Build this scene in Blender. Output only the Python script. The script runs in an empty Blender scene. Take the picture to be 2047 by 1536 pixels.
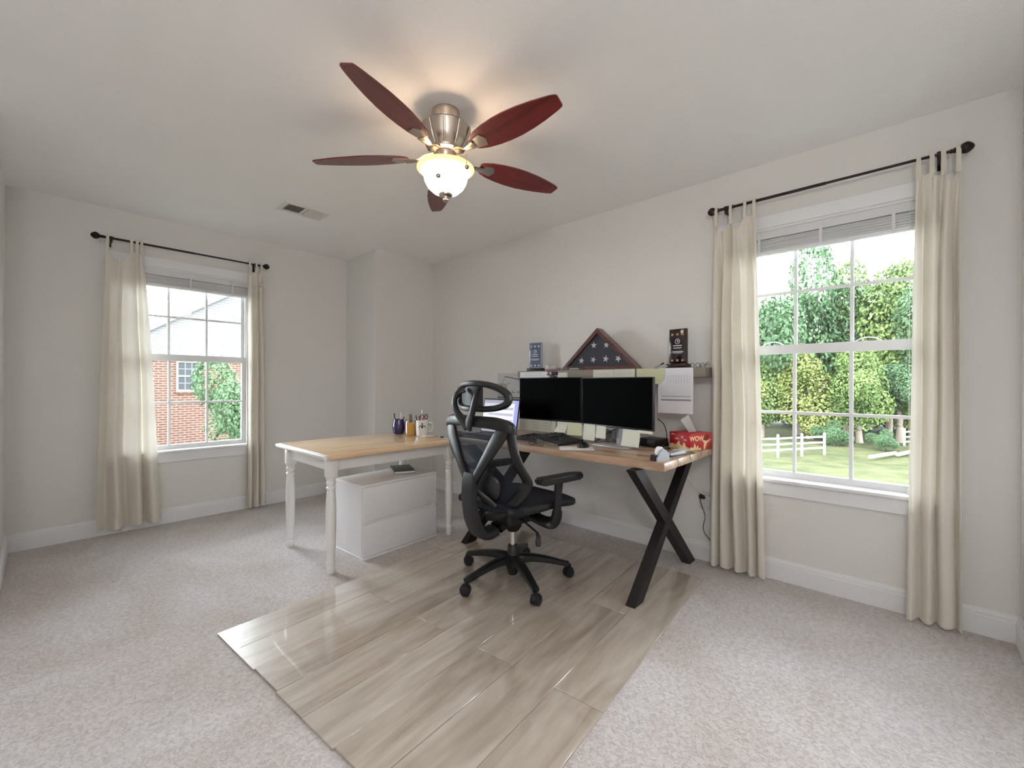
import bpy, bmesh, math, random
import numpy as np
from mathutils import Vector, Matrix
PI = math.pi
S = bpy.context.scene
COL = S.collection

# ------------------------------------------------------------------ camera
CAM_H = 1.135
yaw, pitch, roll = math.radians(42.398), math.radians(-0.0589), math.radians(0.158)
fw = Vector((math.cos(yaw) * math.cos(pitch), math.sin(yaw) * math.cos(pitch), math.sin(pitch)))
r0 = Vector((math.sin(yaw), -math.cos(yaw), 0)); u0 = r0.cross(fw)
rt = r0 * math.cos(roll) + u0 * math.sin(roll); up = -r0 * math.sin(roll) + u0 * math.cos(roll)
cam = bpy.data.cameras.new('camera'); camo = bpy.data.objects.new('camera', cam); COL.objects.link(camo)
cam.sensor_width = 36; cam.lens = 857.68 * 36 / 2047; cam.clip_start = 0.02; cam.clip_end = 400
camo.matrix_world = Matrix(((rt.x, up.x, -fw.x, 0), (rt.y, up.y, -fw.y, 0), (rt.z, up.z, -fw.z, CAM_H), (0, 0, 0, 1)))
S.camera = camo
# ------------------------------------------------------------------ world: bright even overcast
W = bpy.data.worlds.new('overcast'); S.world = W; W.use_nodes = True
bg = W.node_tree.nodes['Background']; bg.inputs['Color'].default_value = (0.93, 0.975, 1.05, 1)
bg.inputs['Strength'].default_value = 23.0
S.view_settings.view_transform = 'Standard'; S.view_settings.look = 'None'
S.view_settings.gamma = 1.0; S.view_settings.use_curve_mapping = False
S.view_settings.exposure = 0.35
S.cycles.max_bounces = 12; S.cycles.diffuse_bounces = 6; S.cycles.glossy_bounces = 4
S.cycles.use_adaptive_sampling = True; S.cycles.adaptive_threshold = 0.11; S.cycles.adaptive_min_samples = 16
S.cycles.transparent_max_bounces = 24; S.cycles.sample_clamp_indirect = 4.0
S.cycles.use_denoising = True

# ------------------------------------------------------------------ room measures
X0, Y0, CE = 2.887, 4.398, 2.442      # right wall, back wall, ceiling
XL, YN = -0.167, -0.38                # left wall, near wall
CHX, CHY = 2.19, 3.81                 # chase in the far corner
def portal(name, loc, rot, sx, sy):
    l = bpy.data.lights.new(name, 'AREA'); l.shape = 'RECTANGLE'; l.size = sx; l.size_y = sy
    l.cycles.is_portal = True
    o = bpy.data.objects.new(name, l); COL.objects.link(o); o.location = loc; o.rotation_euler = rot
portal('daylight_portal', (X0 + 0.14, 0.34, 1.32), (0, PI / 2, 0), 1.5, 0.92)
portal('daylight_portal', (0.836, Y0 + 0.14, 1.32), (-PI / 2, 0, 0), 0.92, 1.5)

# ------------------------------------------------------------------ materials
def sr(*c):
    return tuple(((v / 255) / 12.92 if v / 255 <= 0.04045 else ((v / 255 + 0.055) / 1.055) ** 2.4) for v in c)
MATS = {}
def mat(name, col, rough=0.6, spec=0.5, metal=0.0, coat=0.0, coat_rough=0.05, bump=None, vary=None, emit=None, est=0, alpha=None, sheen=0, trans=0, transl=None):
    """bump=(scale,strength,detail) vary=(scale,col2,lo,hi)"""
    m = bpy.data.materials.new(name); m.use_nodes = True; nt = m.node_tree; N = nt.nodes; L = nt.links
    b = N['Principled BSDF']; b.inputs['Base Color'].default_value = (*col, 1)
    b.inputs['Roughness'].default_value = rough; b.inputs['Specular IOR Level'].default_value = spec
    b.inputs['Metallic'].default_value = metal; b.inputs['Coat Weight'].default_value = coat
    b.inputs['Coat Roughness'].default_value = coat_rough
    if sheen: b.inputs['Sheen Weight'].default_value = sheen
    tc = N.new('ShaderNodeTexCoord')
    if vary:
        n = N.new('ShaderNodeTexNoise'); n.inputs['Scale'].default_value = vary[0]; n.inputs['Detail'].default_value = 5
        L.new(tc.outputs['Object'], n.inputs['Vector'])
        r = N.new('ShaderNodeValToRGB'); r.color_ramp.elements[0].color = (*col, 1); r.color_ramp.elements[1].color = (*vary[1], 1)
        r.color_ramp.elements[0].position = vary[2] if len(vary) > 2 else 0.35
        r.color_ramp.elements[1].position = vary[3] if len(vary) > 3 else 0.65
        L.new(n.outputs['Fac'], r.inputs['Fac']); L.new(r.outputs['Color'], b.inputs['Base Color'])
    if bump:
        n = N.new('ShaderNodeTexNoise'); n.inputs['Scale'].default_value = bump[0]; n.inputs['Detail'].default_value = bump[2] if len(bump) > 2 else 2
        L.new(tc.outputs['Object'], n.inputs['Vector'])
        bp = N.new('ShaderNodeBump'); bp.inputs['Strength'].default_value = bump[1]; bp.inputs['Distance'].default_value = bump[3] if len(bump) > 3 else 0.01
        L.new(n.outputs['Fac'], bp.inputs['Height']); L.new(bp.outputs['Normal'], b.inputs['Normal'])
    if emit: b.inputs['Emission Color'].default_value = (*emit, 1); b.inputs['Emission Strength'].default_value = est
    out = N['Material Output']; last = b
    if transl is not None:
        t = N.new('ShaderNodeBsdfTranslucent'); t.inputs['Color'].default_value = (*col, 1)
        mx = N.new('ShaderNodeMixShader'); mx.inputs[0].default_value = transl
        L.new(b.outputs[0], mx.inputs[1]); L.new(t.outputs[0], mx.inputs[2]); L.new(mx.outputs[0], out.inputs[0]); last = mx
    if alpha is not None:
        t = N.new('ShaderNodeBsdfTransparent'); mx = N.new('ShaderNodeMixShader'); mx.inputs[0].default_value = alpha
        L.new(t.outputs[0], mx.inputs[1]); L.new(last.outputs[0], mx.inputs[2]); L.new(mx.outputs[0], out.inputs[0])
    MATS[name] = m
    return m
def wood(name, c1, c2, c3, scale=(1.2, 14, 14), rough=0.4, coat=0.0, coat_rough=0.1, rnd=0.25, wave=6.0, bump=0.05, staves=None, coords='Object', wav=None, coat_ior=1.5):
    m = bpy.data.materials.new(name); m.use_nodes = True; nt = m.node_tree; N = nt.nodes; L = nt.links
    b = N['Principled BSDF']; b.inputs['Roughness'].default_value = rough
    b.inputs['Coat Weight'].default_value = coat; b.inputs['Coat Roughness'].default_value = coat_rough; b.inputs['Coat IOR'].default_value = coat_ior
    tc = N.new('ShaderNodeTexCoord'); oi = N.new('ShaderNodeObjectInfo')
    add = N.new('ShaderNodeVectorMath'); add.operation = 'MULTIPLY_ADD'
    comb = N.new('ShaderNodeCombineXYZ')
    for k in range(3): L.new(oi.outputs['Random'], comb.inputs[k])
    add.inputs[1].default_value = (37, 17, 11)
    L.new(comb.outputs[0], add.inputs[0]); L.new(tc.outputs[coords], add.inputs[2])
    mp = N.new('ShaderNodeMapping'); mp.inputs['Scale'].default_value = scale
    L.new(add.outputs[0], mp.inputs['Vector'])
    n1 = N.new('ShaderNodeTexNoise'); n1.inputs['Scale'].default_value = 1.0; n1.inputs['Detail'].default_value = 6; n1.inputs['Distortion'].default_value = 1.2
    L.new(mp.outputs[0], n1.inputs['Vector'])
    n2 = N.new('ShaderNodeTexNoise'); n2.inputs['Scale'].default_value = wave; n2.inputs['Detail'].default_value = 4; n2.inputs['Distortion'].default_value = 0.4
    L.new(mp.outputs[0], n2.inputs['Vector'])
    mix = N.new('ShaderNodeMath'); mix.operation = 'MULTIPLY_ADD'; mix.inputs[1].default_value = 0.35
    L.new(n2.outputs['Fac'], mix.inputs[0]); L.new(n1.outputs['Fac'], mix.inputs[2])
    fac = mix.outputs[0]
    if rnd:
        ma = N.new('ShaderNodeMath'); ma.operation = 'MULTIPLY_ADD'; ma.inputs[1].default_value = rnd
        L.new(oi.outputs['Random'], ma.inputs[0]); L.new(fac, ma.inputs[2]); fac = ma.outputs[0]
    if staves:
        bt = N.new('ShaderNodeTexBrick'); bt.inputs['Scale'].default_value = 1.0
        bt.inputs['Brick Width'].default_value = staves[0]; bt.inputs['Row Height'].default_value = staves[1]; bt.inputs['Mortar Size'].default_value = 0.0
        bt.inputs['Color1'].default_value = (0, 0, 0, 1); bt.inputs['Color2'].default_value = (1, 1, 1, 1)
        L.new(tc.outputs[coords], bt.inputs['Vector'])
        ma = N.new('ShaderNodeMath'); ma.operation = 'MULTIPLY_ADD'; ma.inputs[1].default_value = staves[2]
        L.new(bt.outputs['Color'], ma.inputs[0]); L.new(fac, ma.inputs[2]); fac = ma.outputs[0]
    r = N.new('ShaderNodeValToRGB'); e = r.color_ramp.elements
    e[0].position = 0.42; e[0].color = (*c1, 1); e[1].position = 1.0; e[1].color = (*c3, 1)
    k = e.new(0.68); k.color = (*c2, 1)
    L.new(fac, r.inputs['Fac']); L.new(r.outputs['Color'], b.inputs['Base Color'])
    bp = N.new('ShaderNodeBump'); bp.inputs['Strength'].default_value = bump; bp.inputs['Distance'].default_value = 0.004
    L.new(n2.outputs['Fac'], bp.inputs['Height'])
    last = bp
    if wav:
        nw = N.new('ShaderNodeTexNoise'); nw.inputs['Scale'].default_value = wav[0]; nw.inputs['Detail'].default_value = 1
        L.new(tc.outputs['Object'], nw.inputs['Vector'])
        b2 = N.new('ShaderNodeBump'); b2.inputs['Strength'].default_value = wav[1]; b2.inputs['Distance'].default_value = 0.01
        L.new(nw.outputs['Fac'], b2.inputs['Height'])
        L.new(b2.outputs['Normal'], b.inputs['Coat Normal'])
    L.new(last.outputs['Normal'], b.inputs['Normal'])
    MATS[name] = m
    return m
def glass_mat(name, tint=(1, 1, 1), fres=1.5, refl=1.0):
    m = bpy.data.materials.new(name); m.use_nodes = True; nt = m.node_tree; N = nt.nodes; L = nt.links
    N.remove(N['Principled BSDF'])
    t = N.new('ShaderNodeBsdfTransparent'); t.inputs['Color'].default_value = (*tint, 1)
    g = N.new('ShaderNodeBsdfGlossy'); g.inputs['Roughness'].default_value = 0.02
    f = N.new('ShaderNodeFresnel'); f.inputs['IOR'].default_value = fres
    mu = N.new('ShaderNodeMath'); mu.operation = 'MULTIPLY'; mu.inputs[1].default_value = refl
    mx = N.new('ShaderNodeMixShader'); L.new(f.outputs[0], mu.inputs[0]); L.new(mu.outputs[0], mx.inputs[0])
    L.new(t.outputs[0], mx.inputs[1]); L.new(g.outputs[0], mx.inputs[2]); L.new(mx.outputs[0], N['Material Output'].inputs[0])
    MATS[name] = m
    return m
def carpet_mat():
    m = bpy.data.materials.new('carpet'); m.use_nodes = True; nt = m.node_tree; N = nt.nodes; L = nt.links
    b = N['Principled BSDF']; b.inputs['Roughness'].default_value = 1.0; b.inputs['Specular IOR Level'].default_value = 0.1
    b.inputs['Sheen Weight'].default_value = 0.35; b.inputs['Sheen Roughness'].default_value = 0.6
    tc = N.new('ShaderNodeTexCoord')
    def noise(s, d, dist=0):
        n = N.new('ShaderNodeTexNoise'); n.inputs['Scale'].default_value = s; n.inputs['Detail'].default_value = d; n.inputs['Distortion'].default_value = dist
        L.new(tc.outputs['Object'], n.inputs['Vector']); return n
    a = noise(1.6, 4, 0.6); c = noise(64, 4, 1.0); d = noise(330, 2)
    r = N.new('ShaderNodeValToRGB'); e = r.color_ramp.elements
    e[0].position = 0.3; e[0].color = (*sr(198, 186, 178), 1); e[1].position = 0.6; e[1].color = (*sr(220, 213, 213), 1)
    L.new(a.outputs['Fac'], r.inputs['Fac'])
    r2 = N.new('ShaderNodeValToRGB'); e = r2.color_ramp.elements
    e[0].position = 0.36; e[0].color = (0.70, 0.69, 0.685, 1); e[1].position = 0.6; e[1].color = (1, 1, 1, 1)
    L.new(c.outputs['Fac'], r2.inputs['Fac'])
    mx = N.new('ShaderNodeMix'); mx.data_type = 'RGBA'; mx.blend_type = 'MULTIPLY'; mx.inputs['Factor'].default_value = 0.85
    L.new(r.outputs['Color'], mx.inputs['A']); L.new(r2.outputs['Color'], mx.inputs['B']); L.new(mx.outputs['Result'], b.inputs['Base Color'])
    ad = N.new('ShaderNodeMath'); ad.operation = 'MULTIPLY_ADD'; ad.inputs[1].default_value = 0.35
    L.new(d.outputs['Fac'], ad.inputs[0]); L.new(c.outputs['Fac'], ad.inputs[2])
    bp = N.new('ShaderNodeBump'); bp.inputs['Strength'].default_value = 0.9; bp.inputs['Distance'].default_value = 0.012
    L.new(ad.outputs[0], bp.inputs['Height']); L.new(bp.outputs['Normal'], b.inputs['Normal'])
    MATS['carpet'] = m
def brick_mat():
    m = bpy.data.materials.new('brickwork'); m.use_nodes = True; nt = m.node_tree; N = nt.nodes; L = nt.links
    b = N['Principled BSDF']; b.inputs['Roughness'].default_value = 0.9
    tc = N.new('ShaderNodeTexCoord'); mp = N.new('ShaderNodeMapping'); mp.inputs['Rotation'].default_value = (PI / 2, 0, 0)
    L.new(tc.outputs['Object'], mp.inputs['Vector'])
    bt = N.new('ShaderNodeTexBrick'); bt.inputs['Scale'].default_value = 1.0; bt.inputs['Brick Width'].default_value = 0.34; bt.inputs['Row Height'].default_value = 0.115
    bt.inputs['Mortar Size'].default_value = 0.02; bt.inputs['Color1'].default_value = (*sr(58, 26, 16), 1); bt.inputs['Color2'].default_value = (*sr(44, 20, 13), 1)
    bt.inputs['Mortar'].default_value = (*sr(84, 68, 56), 1)
    L.new(mp.outputs[0], bt.inputs['Vector']); L.new(bt.outputs['Color'], b.inputs['Base Color'])
    MATS['brickwork'] = m
mat('wall_paint', sr(225, 223, 220), 0.85, 0.3, bump=(180, 0.08))
mat('ceiling_paint', sr(246, 245, 244), 0.9, 0.2, bump=(140, 0.1))
mat('trim_white', sr(232, 232, 234), 0.45, 0.4)
mat('vinyl_white', sr(236, 237, 240), 0.4, 0.4)
carpet_mat(); brick_mat()
glass_mat('pane_glass', (0.96, 0.985, 0.975), 1.45, 0.8)
glass_mat('clear_glass', (0.98, 0.985, 0.99), 1.4, 0.7)
mat('blind_white', sr(228, 228, 230), 0.5, 0.4, transl=0.08)
mat('cord_white', sr(225, 225, 222), 0.6)
mat('curtain_cream', sr(226, 220, 209), 0.9, 0.15, bump=(420, 0.12), sheen=0.1, transl=0.14)
mat('rod_bronze', sr(44, 34, 36), 0.42, 0.5, metal=0.5, bump=(60, 0.15))
mat('nickel', sr(196, 184, 170), 0.28, 0.5, metal=1.0)
mat('chrome', sr(215, 215, 218), 0.12, 0.5, metal=1.0)
wood('mahogany', sr(70, 20, 20), sr(100, 30, 28), sr(122, 42, 38), (2.5, 22, 22), 0.35, 0.4, 0.15, 0.1)
mat('lamp_glass', sr(255, 236, 205), 0.3, 0.5, emit=(1.0, 0.88, 0.70), est=8.0)
mat('lamp_rim', sr(236, 205, 150), 0.25, 0.5, emit=(1.0, 0.74, 0.40), est=0.6)
mat('fill_glow', sr(250, 246, 238), 0.4, emit=(1.0, 0.98, 0.97), est=54.0)  # glow of the added fill light that brightens the room
mat('vent_white', sr(226, 223, 218), 0.5); mat('vent_dark', sr(96, 92, 92), 0.8)
wood('oak_plank', sr(136, 123, 112), sr(170, 157, 144), sr(196, 186, 174), (1.6, 10, 10), 0.34, 1.0, 0.03, 0.26, 3.0, 0.05, wav=(9, 0.03), coat_ior=1.85)
wood('beech_top', sr(196, 156, 112), sr(216, 182, 140), sr(232, 204, 168), (1.5, 20, 20), 0.32, 0.5, 0.08, 0.0, staves=(0.42, 0.055, 0.28))
wood('acacia_top', sr(120, 94, 76), sr(166, 136, 112), sr(198, 172, 148), (14, 1.4, 14), 0.4, 0.25, 0.15, 0.0, staves=None)
mat('white_paint', sr(232, 230, 228), 0.35, 0.5, coat=0.2)
mat('white_laminate', sr(230, 229, 231), 0.5, 0.4)
mat('black_steel', sr(26, 23, 25), 0.45, 0.4)
mat('black_plastic', sr(22, 22, 24), 0.42, 0.5, bump=(700, 0.05))
mat('charcoal_plastic', sr(36, 36, 39), 0.5, 0.4, bump=(700, 0.05))
mat('seat_mesh', sr(34, 37, 46), 0.8, 0.2, bump=(900, 0.3))
mat('back_mesh', sr(40, 46, 56), 0.7, 0.2, alpha=0.62)
mat('head_mesh', sr(70, 74, 80), 0.7, 0.2, alpha=0.35)
mat('rubber', sr(36, 36, 40), 0.6, 0.3)
mat('screen_black', (0.0008, 0.0008, 0.001), 0.55, 0.02)
mat('bezel', sr(24, 24, 30), 0.4, 0.4); mat('silver_plastic', sr(176, 176, 182), 0.35, 0.5, metal=0.3)
mat('shelf_taupe', sr(132, 122, 112), 0.6)
mat('paper', sr(232, 231, 236), 0.8); mat('paper_grey', sr(200, 202, 204), 0.8); mat('ink', sr(90, 92, 100), 0.8); mat('ink_soft', sr(176, 178, 186), 0.8)
mat('sticky_pale', sr(214, 214, 200), 0.85); mat('sticky_yellow', sr(202, 202, 168), 0.85)
mat('navy_fabric', sr(74, 76, 90), 0.9, bump=(600, 0.2)); mat('star_white', sr(240, 240, 242), 0.8)
wood('cherry_frame', sr(58, 28, 28), sr(84, 42, 40), sr(110, 60, 54), (6, 20, 20), 0.35, 0.3, 0.15, 0.0)
mat('award_blue', sr(92, 104, 130), 0.15, 0.5, coat=0.5); mat('award_dark', sr(34, 20, 24), 0.15, 0.5, coat=0.6)
mat('etch', sr(205, 208, 214), 0.6); mat('gold', sr(176, 136, 92), 0.35, metal=0.6)
mat('acrylic_edge', sr(186, 192, 202), 0.1, 0.5, coat=0.6, alpha=0.6)
mat('pink', sr(214, 178, 184), 0.6); mat('white_ceramic', sr(228, 226, 222), 0.25, 0.5, coat=0.4)
mat('purple_glaze', sr(44, 30, 92), 0.15, 0.5, coat=0.6); mat('yellow_candle', sr(226, 168, 66), 0.5); mat('dark_red', sr(104, 26, 40), 0.4)
mat('tissue_red', sr(186, 30, 38), 0.5); mat('tissue_cream', sr(240, 212, 160), 0.6); mat('tissue_brown', sr(120, 36, 28), 0.6)
mat('tissue_paper', sr(232, 236, 238), 0.9, transl=0.3); mat('cork', sr(196, 172, 138), 0.8)
mat('green_cover', sr(84, 92, 84), 0.5); mat('brown_card', sr(110, 84, 52), 0.7)
mat('cable_black', sr(20, 20, 22), 0.5); mat('outlet_white', sr(214, 213, 212), 0.4)
mat('laptop_screen', sr(30, 30, 40), 0.3, 0.3, emit=sr(222, 222, 240), est=0.95)
mat('laptop_side', sr(30, 30, 40), 0.3, 0.3, emit=sr(150, 155, 215), est=0.9)
mat('laptop_bar', sr(30, 30, 40), 0.3, 0.3, emit=sr(186, 186, 200), est=0.8)
mat('smoke_plastic', sr(62, 48, 52), 0.2, 0.5, coat=0.3); mat('grey_plastic', sr(150, 154, 160), 0.4)
mat('leaf_a', sr(58, 76, 38), 0.7, 0.2, vary=(0.9, sr(86, 102, 54)), transl=0.25)
mat('leaf_b', sr(48, 68, 44), 0.7, 0.2, vary=(0.9, sr(70, 92, 62)), transl=0.25)
mat('leaf_c', sr(76, 86, 42), 0.7, 0.2, vary=(0.9, sr(106, 112, 62)), transl=0.25)
mat('bark', sr(92, 82, 72), 0.9); mat('lawn', sr(40, 44, 27), 0.95, 0.05, bump=(2.5, 0.8, 6, 0.3), vary=(0.9, sr(56, 57, 38)))
mat('fence_wood', sr(120, 116, 110), 0.8); mat('siding', sr(80, 80, 80), 0.7); mat('shingle', sr(96, 93, 92), 0.9, vary=(6, sr(130, 128, 126), 0.45, 0.55))
mat('house_glass', sr(44, 47, 49), 0.6, 0.05); mat('stone', sr(120, 112, 104), 0.9)

# ------------------------------------------------------------------ geometry helpers
class G:
    def __init__(s): s.v = []; s.f = []
    def add(s, v, f):
        o = len(s.v); s.v += [tuple(p) for p in v]; s.f += [tuple(i + o for i in q) for q in f]; return s
    def box(s, a, b):
        (x0, y0, z0), (x1, y1, z1) = a, b
        return s.add([(x0, y0, z0), (x1, y0, z0), (x1, y1, z0), (x0, y1, z0), (x0, y0, z1), (x1, y0, z1), (x1, y1, z1), (x0, y1, z1)],
                     [(3, 2, 1, 0), (4, 5, 6, 7), (0, 1, 5, 4), (1, 2, 6, 5), (2, 3, 7, 6), (3, 0, 4, 7)])
    def rbox(s, a, b, r=0.004, seg=2, mtx=None):
        bm = bmesh.new(); bmesh.ops.create_cube(bm, size=1)
        for v in bm.verts: v.co = Vector([(a[i] + b[i]) / 2 + v.co[i] * (b[i] - a[i]) for i in range(3)])
        bmesh.ops.bevel(bm, geom=bm.edges[:], offset=r, segments=seg, affect='EDGES', profile=0.5)
        return s.bm(bm, mtx)
    def bm(s, bm, mtx=None):
        bm.verts.index_update()
        vs = [(mtx @ v.co) if mtx else v.co.copy() for v in bm.verts]
        s.add(vs, [[v.index for v in f.verts] for f in bm.faces]); bm.free(); return s
    def prism(s, poly, d0, d1, axis=2):
        """poly: 2d points; extruded along axis. axis 2: (x,y) z; axis 1: (x,z) y; axis 0: (y,z) x"""
        n = len(poly)
        def P(p, d): return {2: (p[0], p[1], d), 1: (p[0], d, p[1]), 0: (d, p[0], p[1])}[axis]
        v = [P(p, d0) for p in poly] + [P(p, d1) for p in poly]
        f = [tuple(range(n)), tuple(range(2 * n - 1, n - 1, -1))] + [(i, i + n, (i + 1) % n + n, (i + 1) % n) for i in range(n)]
        return s.add(v, f)
    def lathe(s, prof, n=24, c=(0, 0), cap=True, mtx=None):
        v = []; f = []
        for (r, z) in prof:
            for k in range(n):
                a = 2 * PI * k / n; v.append(Vector((c[0] + r * math.cos(a), c[1] + r * math.sin(a), z)))
        m = len(prof)
        for i in range(m - 1):
            for k in range(n):
                f.append((i * n + k, i * n + (k + 1) % n, (i + 1) * n + (k + 1) % n, (i + 1) * n + k))
        if cap:
            if prof[0][0] > 1e-5: f.append(tuple(range(n - 1, -1, -1)))
            if prof[-1][0] > 1e-5: f.append(tuple((m - 1) * n + k for k in range(n)))
        if mtx: v = [mtx @ p for p in v]
        return s.add(v, f)
    def cyl(s, p0, p1, r0, r1=None, n=12):
        p0, p1 = Vector(p0), Vector(p1); r1 = r0 if r1 is None else r1
        d = p1 - p0; q = d.to_track_quat('Z', 'Y').to_matrix().to_4x4(); q.translation = p0
        return s.lathe([(r0, 0), (r1, d.length)], n, mtx=q)
    def sweep(s, pts, rad, n=10, up=(0, 0, 1), sub=6, square=1.0, cap=True):
        """pts: control points; rad: (a,b) per control point, a across, b along up. Catmull-Rom."""
        P = [Vector(p) for p in pts]; R = [(r, r) if not hasattr(r, '__len__') else r for r in (rad if isinstance(rad, list) else [rad] * len(P))]
        path = []; rr = []
        def cr(p0, p1, p2, p3, t):
            return 0.5 * ((2 * p1) + (p2 - p0) * t + (2 * p0 - 5 * p1 + 4 * p2 - p3) * t * t + (3 * p1 - p0 - 3 * p2 + p3) * t ** 3)
        for i in range(len(P) - 1):
            a, b, c, d = P[max(i - 1, 0)], P[i], P[i + 1], P[min(i + 2, len(P) - 1)]
            for k in range(sub):
                t = k / sub; path.append(cr(a, b, c, d, t)); rr.append(tuple(R[i][j] * (1 - t) + R[i + 1][j] * t for j in (0, 1)))
        path.append(P[-1]); rr.append(R[-1])
        U = Vector(up); v = []; m = len(path)
        for i, p in enumerate(path):
            T = (path[min(i + 1, m - 1)] - path[max(i - 1, 0)]).normalized()
            side = T.cross(U)
            if side.length < 1e-4: side = T.cross(Vector((1, 0.1, 0)))
            side.normalize(); nn = side.cross(T).normalized()
            for k in range(n):
                a = 2 * PI * k / n; ca, sa = math.cos(a), math.sin(a)
                if square < 1: ca = math.copysign(abs(ca) ** square, ca); sa = math.copysign(abs(sa) ** square, sa)
                v.append(p + side * rr[i][0] * ca + nn * rr[i][1] * sa)
        f = []
        for i in range(m - 1):
            for k in range(n): f.append((i * n + k, i * n + (k + 1) % n, (i + 1) * n + (k + 1) % n, (i + 1) * n + k))
        if cap: f.append(tuple(range(n - 1, -1, -1))); f.append(tuple((m - 1) * n + k for k in range(n)))
        return s.add(v, f)
    def ball(s, c, r, n=12, sc=(1, 1, 1)):
        prof = [(max(1e-4, r * math.sin(PI * k / 8)), -r * math.cos(PI * k / 8)) for k in range(9)]
        m = Matrix.Translation(c) @ Matrix.Diagonal((*sc, 1)); return s.lathe(prof, n, mtx=m, cap=False)
    def xf(s, m): s.v = [tuple(m @ Vector(p)) for p in s.v]; return s
    def mesh(s, name, smooth=None):
        me = bpy.data.meshes.new(name); me.from_pydata(s.v, [], s.f)
        bm = bmesh.new(); bm.from_mesh(me); bmesh.ops.recalc_face_normals(bm, faces=bm.faces); bm.to_mesh(me); bm.free()
        if smooth:
            me.polygons.foreach_set('use_smooth', [True] * len(me.polygons))
            try: me.set_sharp_from_angle(angle=math.radians(smooth if smooth is not True else 40))
            except Exception: pass
        return me
def link(name, me, m=None, parent=None):
    o = bpy.data.objects.new(name, me); COL.objects.link(o)
    if m is not None:
        if len(me.materials) == 0: me.materials.append(MATS[m])
    if parent: o.parent = parent
    return o
def part(name, g, m, parent, label=None, smooth=40, loc=None, rot=None):
    o = link(name, g.mesh(name, smooth), m, parent)
    if label: o['label'] = label
    if loc: o.location = loc
    if rot: o.rotation_euler = rot
    return o
def dpart(name, src, parent, loc=None, rot=None):
    o = link(name, src.data, None, parent)
    if loc is not None: o.location = loc
    if rot is not None: o.rotation_euler = rot
    return o
def tag(o, label, cat, group=None):
    o['label'] = label; o['category'] = cat
    if group: o['group'] = group
    return o
def thing(name, label, cat, loc=(0, 0, 0), rotz=0, group=None):
    o = bpy.data.objects.new(name, None); COL.objects.link(o); o.empty_display_size = 0.05
    o.location = loc; o.rotation_euler = (0, 0, rotz); return tag(o, label, cat, group)
def solo(name, g, m, label, cat, group=None, smooth=40, loc=None, rotz=0):
    o = part(name, g, m, None, None, smooth); tag(o, label, cat, group)
    if loc: o.location = loc
    o.rotation_euler = (0, 0, rotz); return o
def struct(name, g, m, parent=None, smooth=None):
    o = part(name, g, m, parent, None, smooth)
    if not parent: o['kind'] = 'structure'
    return o
def semp(name, loc=(0, 0, 0), rotz=0):
    o = bpy.data.objects.new(name, None); COL.objects.link(o); o.location = loc; o.rotation_euler = (0, 0, rotz); o['kind'] = 'structure'; return o

# ================================================================== THE ROOM
T = 0.13
WZ0, WZ1, WW = 0.585, 2.055, 0.45          # window opening: bottom, top, half width
WRC, WLC = 0.34, 0.836                     # window centres (right wall: y, back wall: x)
struct('floor', G().box((-1.4, -1.6, -0.15), (X0 + T, Y0 + T, 0)), 'carpet')
struct('ceiling', G().box((-1.4, -1.6, CE), (X0 + T, Y0 + T, CE + 0.15)), 'ceiling_paint')
g = G(); xa, xb = WLC - WW, WLC + WW
g.box((XL - 0.1, Y0, 0), (xa, Y0 + T, CE)).box((xb, Y0, 0), (X0 + T, Y0 + T, CE)).box((xa, Y0, 0), (xb, Y0 + T, WZ0)).box((xa, Y0, WZ1), (xb, Y0 + T, CE))
struct('wall_back', g, 'wall_paint')
g = G(); ya, yb = WRC - WW, WRC + WW
g.box((X0, YN - 0.1, 0), (X0 + T, ya, CE)).box((X0, yb, 0), (X0 + T, Y0, CE)).box((X0, ya, 0), (X0 + T, yb, WZ0)).box((X0, ya, WZ1), (X0 + T, yb, CE))
struct('wall_right', g, 'wall_paint')
struct('wall_left', G().box((XL - 0.1, 3.2, 0), (XL, Y0, CE)), 'wall_paint')
struct('wall_front', G().box((2.2, YN - 0.1, 0), (X0, YN, CE)), 'wall_paint')
struct('wall_corner', G().box((CHX, CHY, 0), (X0, Y0, CE)), 'wall_paint')
struct('wall_hall', G().box((-1.4, -1.6, 0), (-1.3, 3.3, CE)).box((-1.3, 3.2, 0), (XL - 0.1, 3.3, CE)).box((-1.3, -1.6, 0), (2.2, -1.5, CE)).box((2.2, -1.6, 0), (2.3, YN - 0.1, CE)), 'wall_paint')
BASE = [(0, 0), (0.015, 0), (0.015, 0.088), (0.012, 0.092), (0.012, 0.104), (0.008, 0.108), (0.006, 0.117), (0, 0.119)]
def baseboard(name, p0, p1, nrm):
    p0, p1, nrm = Vector(p0), Vector(p1), Vector(nrm); v = []; n = len(BASE)
    for p in (p0, p1):
        for d, z in BASE: q = p + nrm * d; v.append((q.x, q.y, z))
    f = [tuple(range(n)), tuple(range(2 * n - 1, n - 1, -1))] + [(i, i + n, (i + 1) % n + n, (i + 1) % n) for i in range(n)]
    struct(name, G().add(v, f), 'trim_white')
baseboard('baseboard_back', (XL, Y0, 0), (CHX, Y0, 0), (0, -1, 0))
baseboard('baseboard_right', (X0, YN, 0), (X0, CHY, 0), (-1, 0, 0))
baseboard('baseboard_corner', (CHX, CHY - 0.015, 0), (CHX, Y0, 0), (-1, 0, 0))
baseboard('baseboard_corner_front', (CHX - 0.015, CHY, 0), (X0, CHY, 0), (0, -1, 0))
baseboard('baseboard_left', (XL, 3.2, 0), (XL, Y0, 0), (1, 0, 0))
baseboard('baseboard_front', (2.2, YN, 0), (X0, YN, 0), (0, 1, 0))

baseboard('baseboard_hall', (-1.3, -1.5, 0), (-1.3, 3.2, 0), (1, 0, 0))

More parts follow.
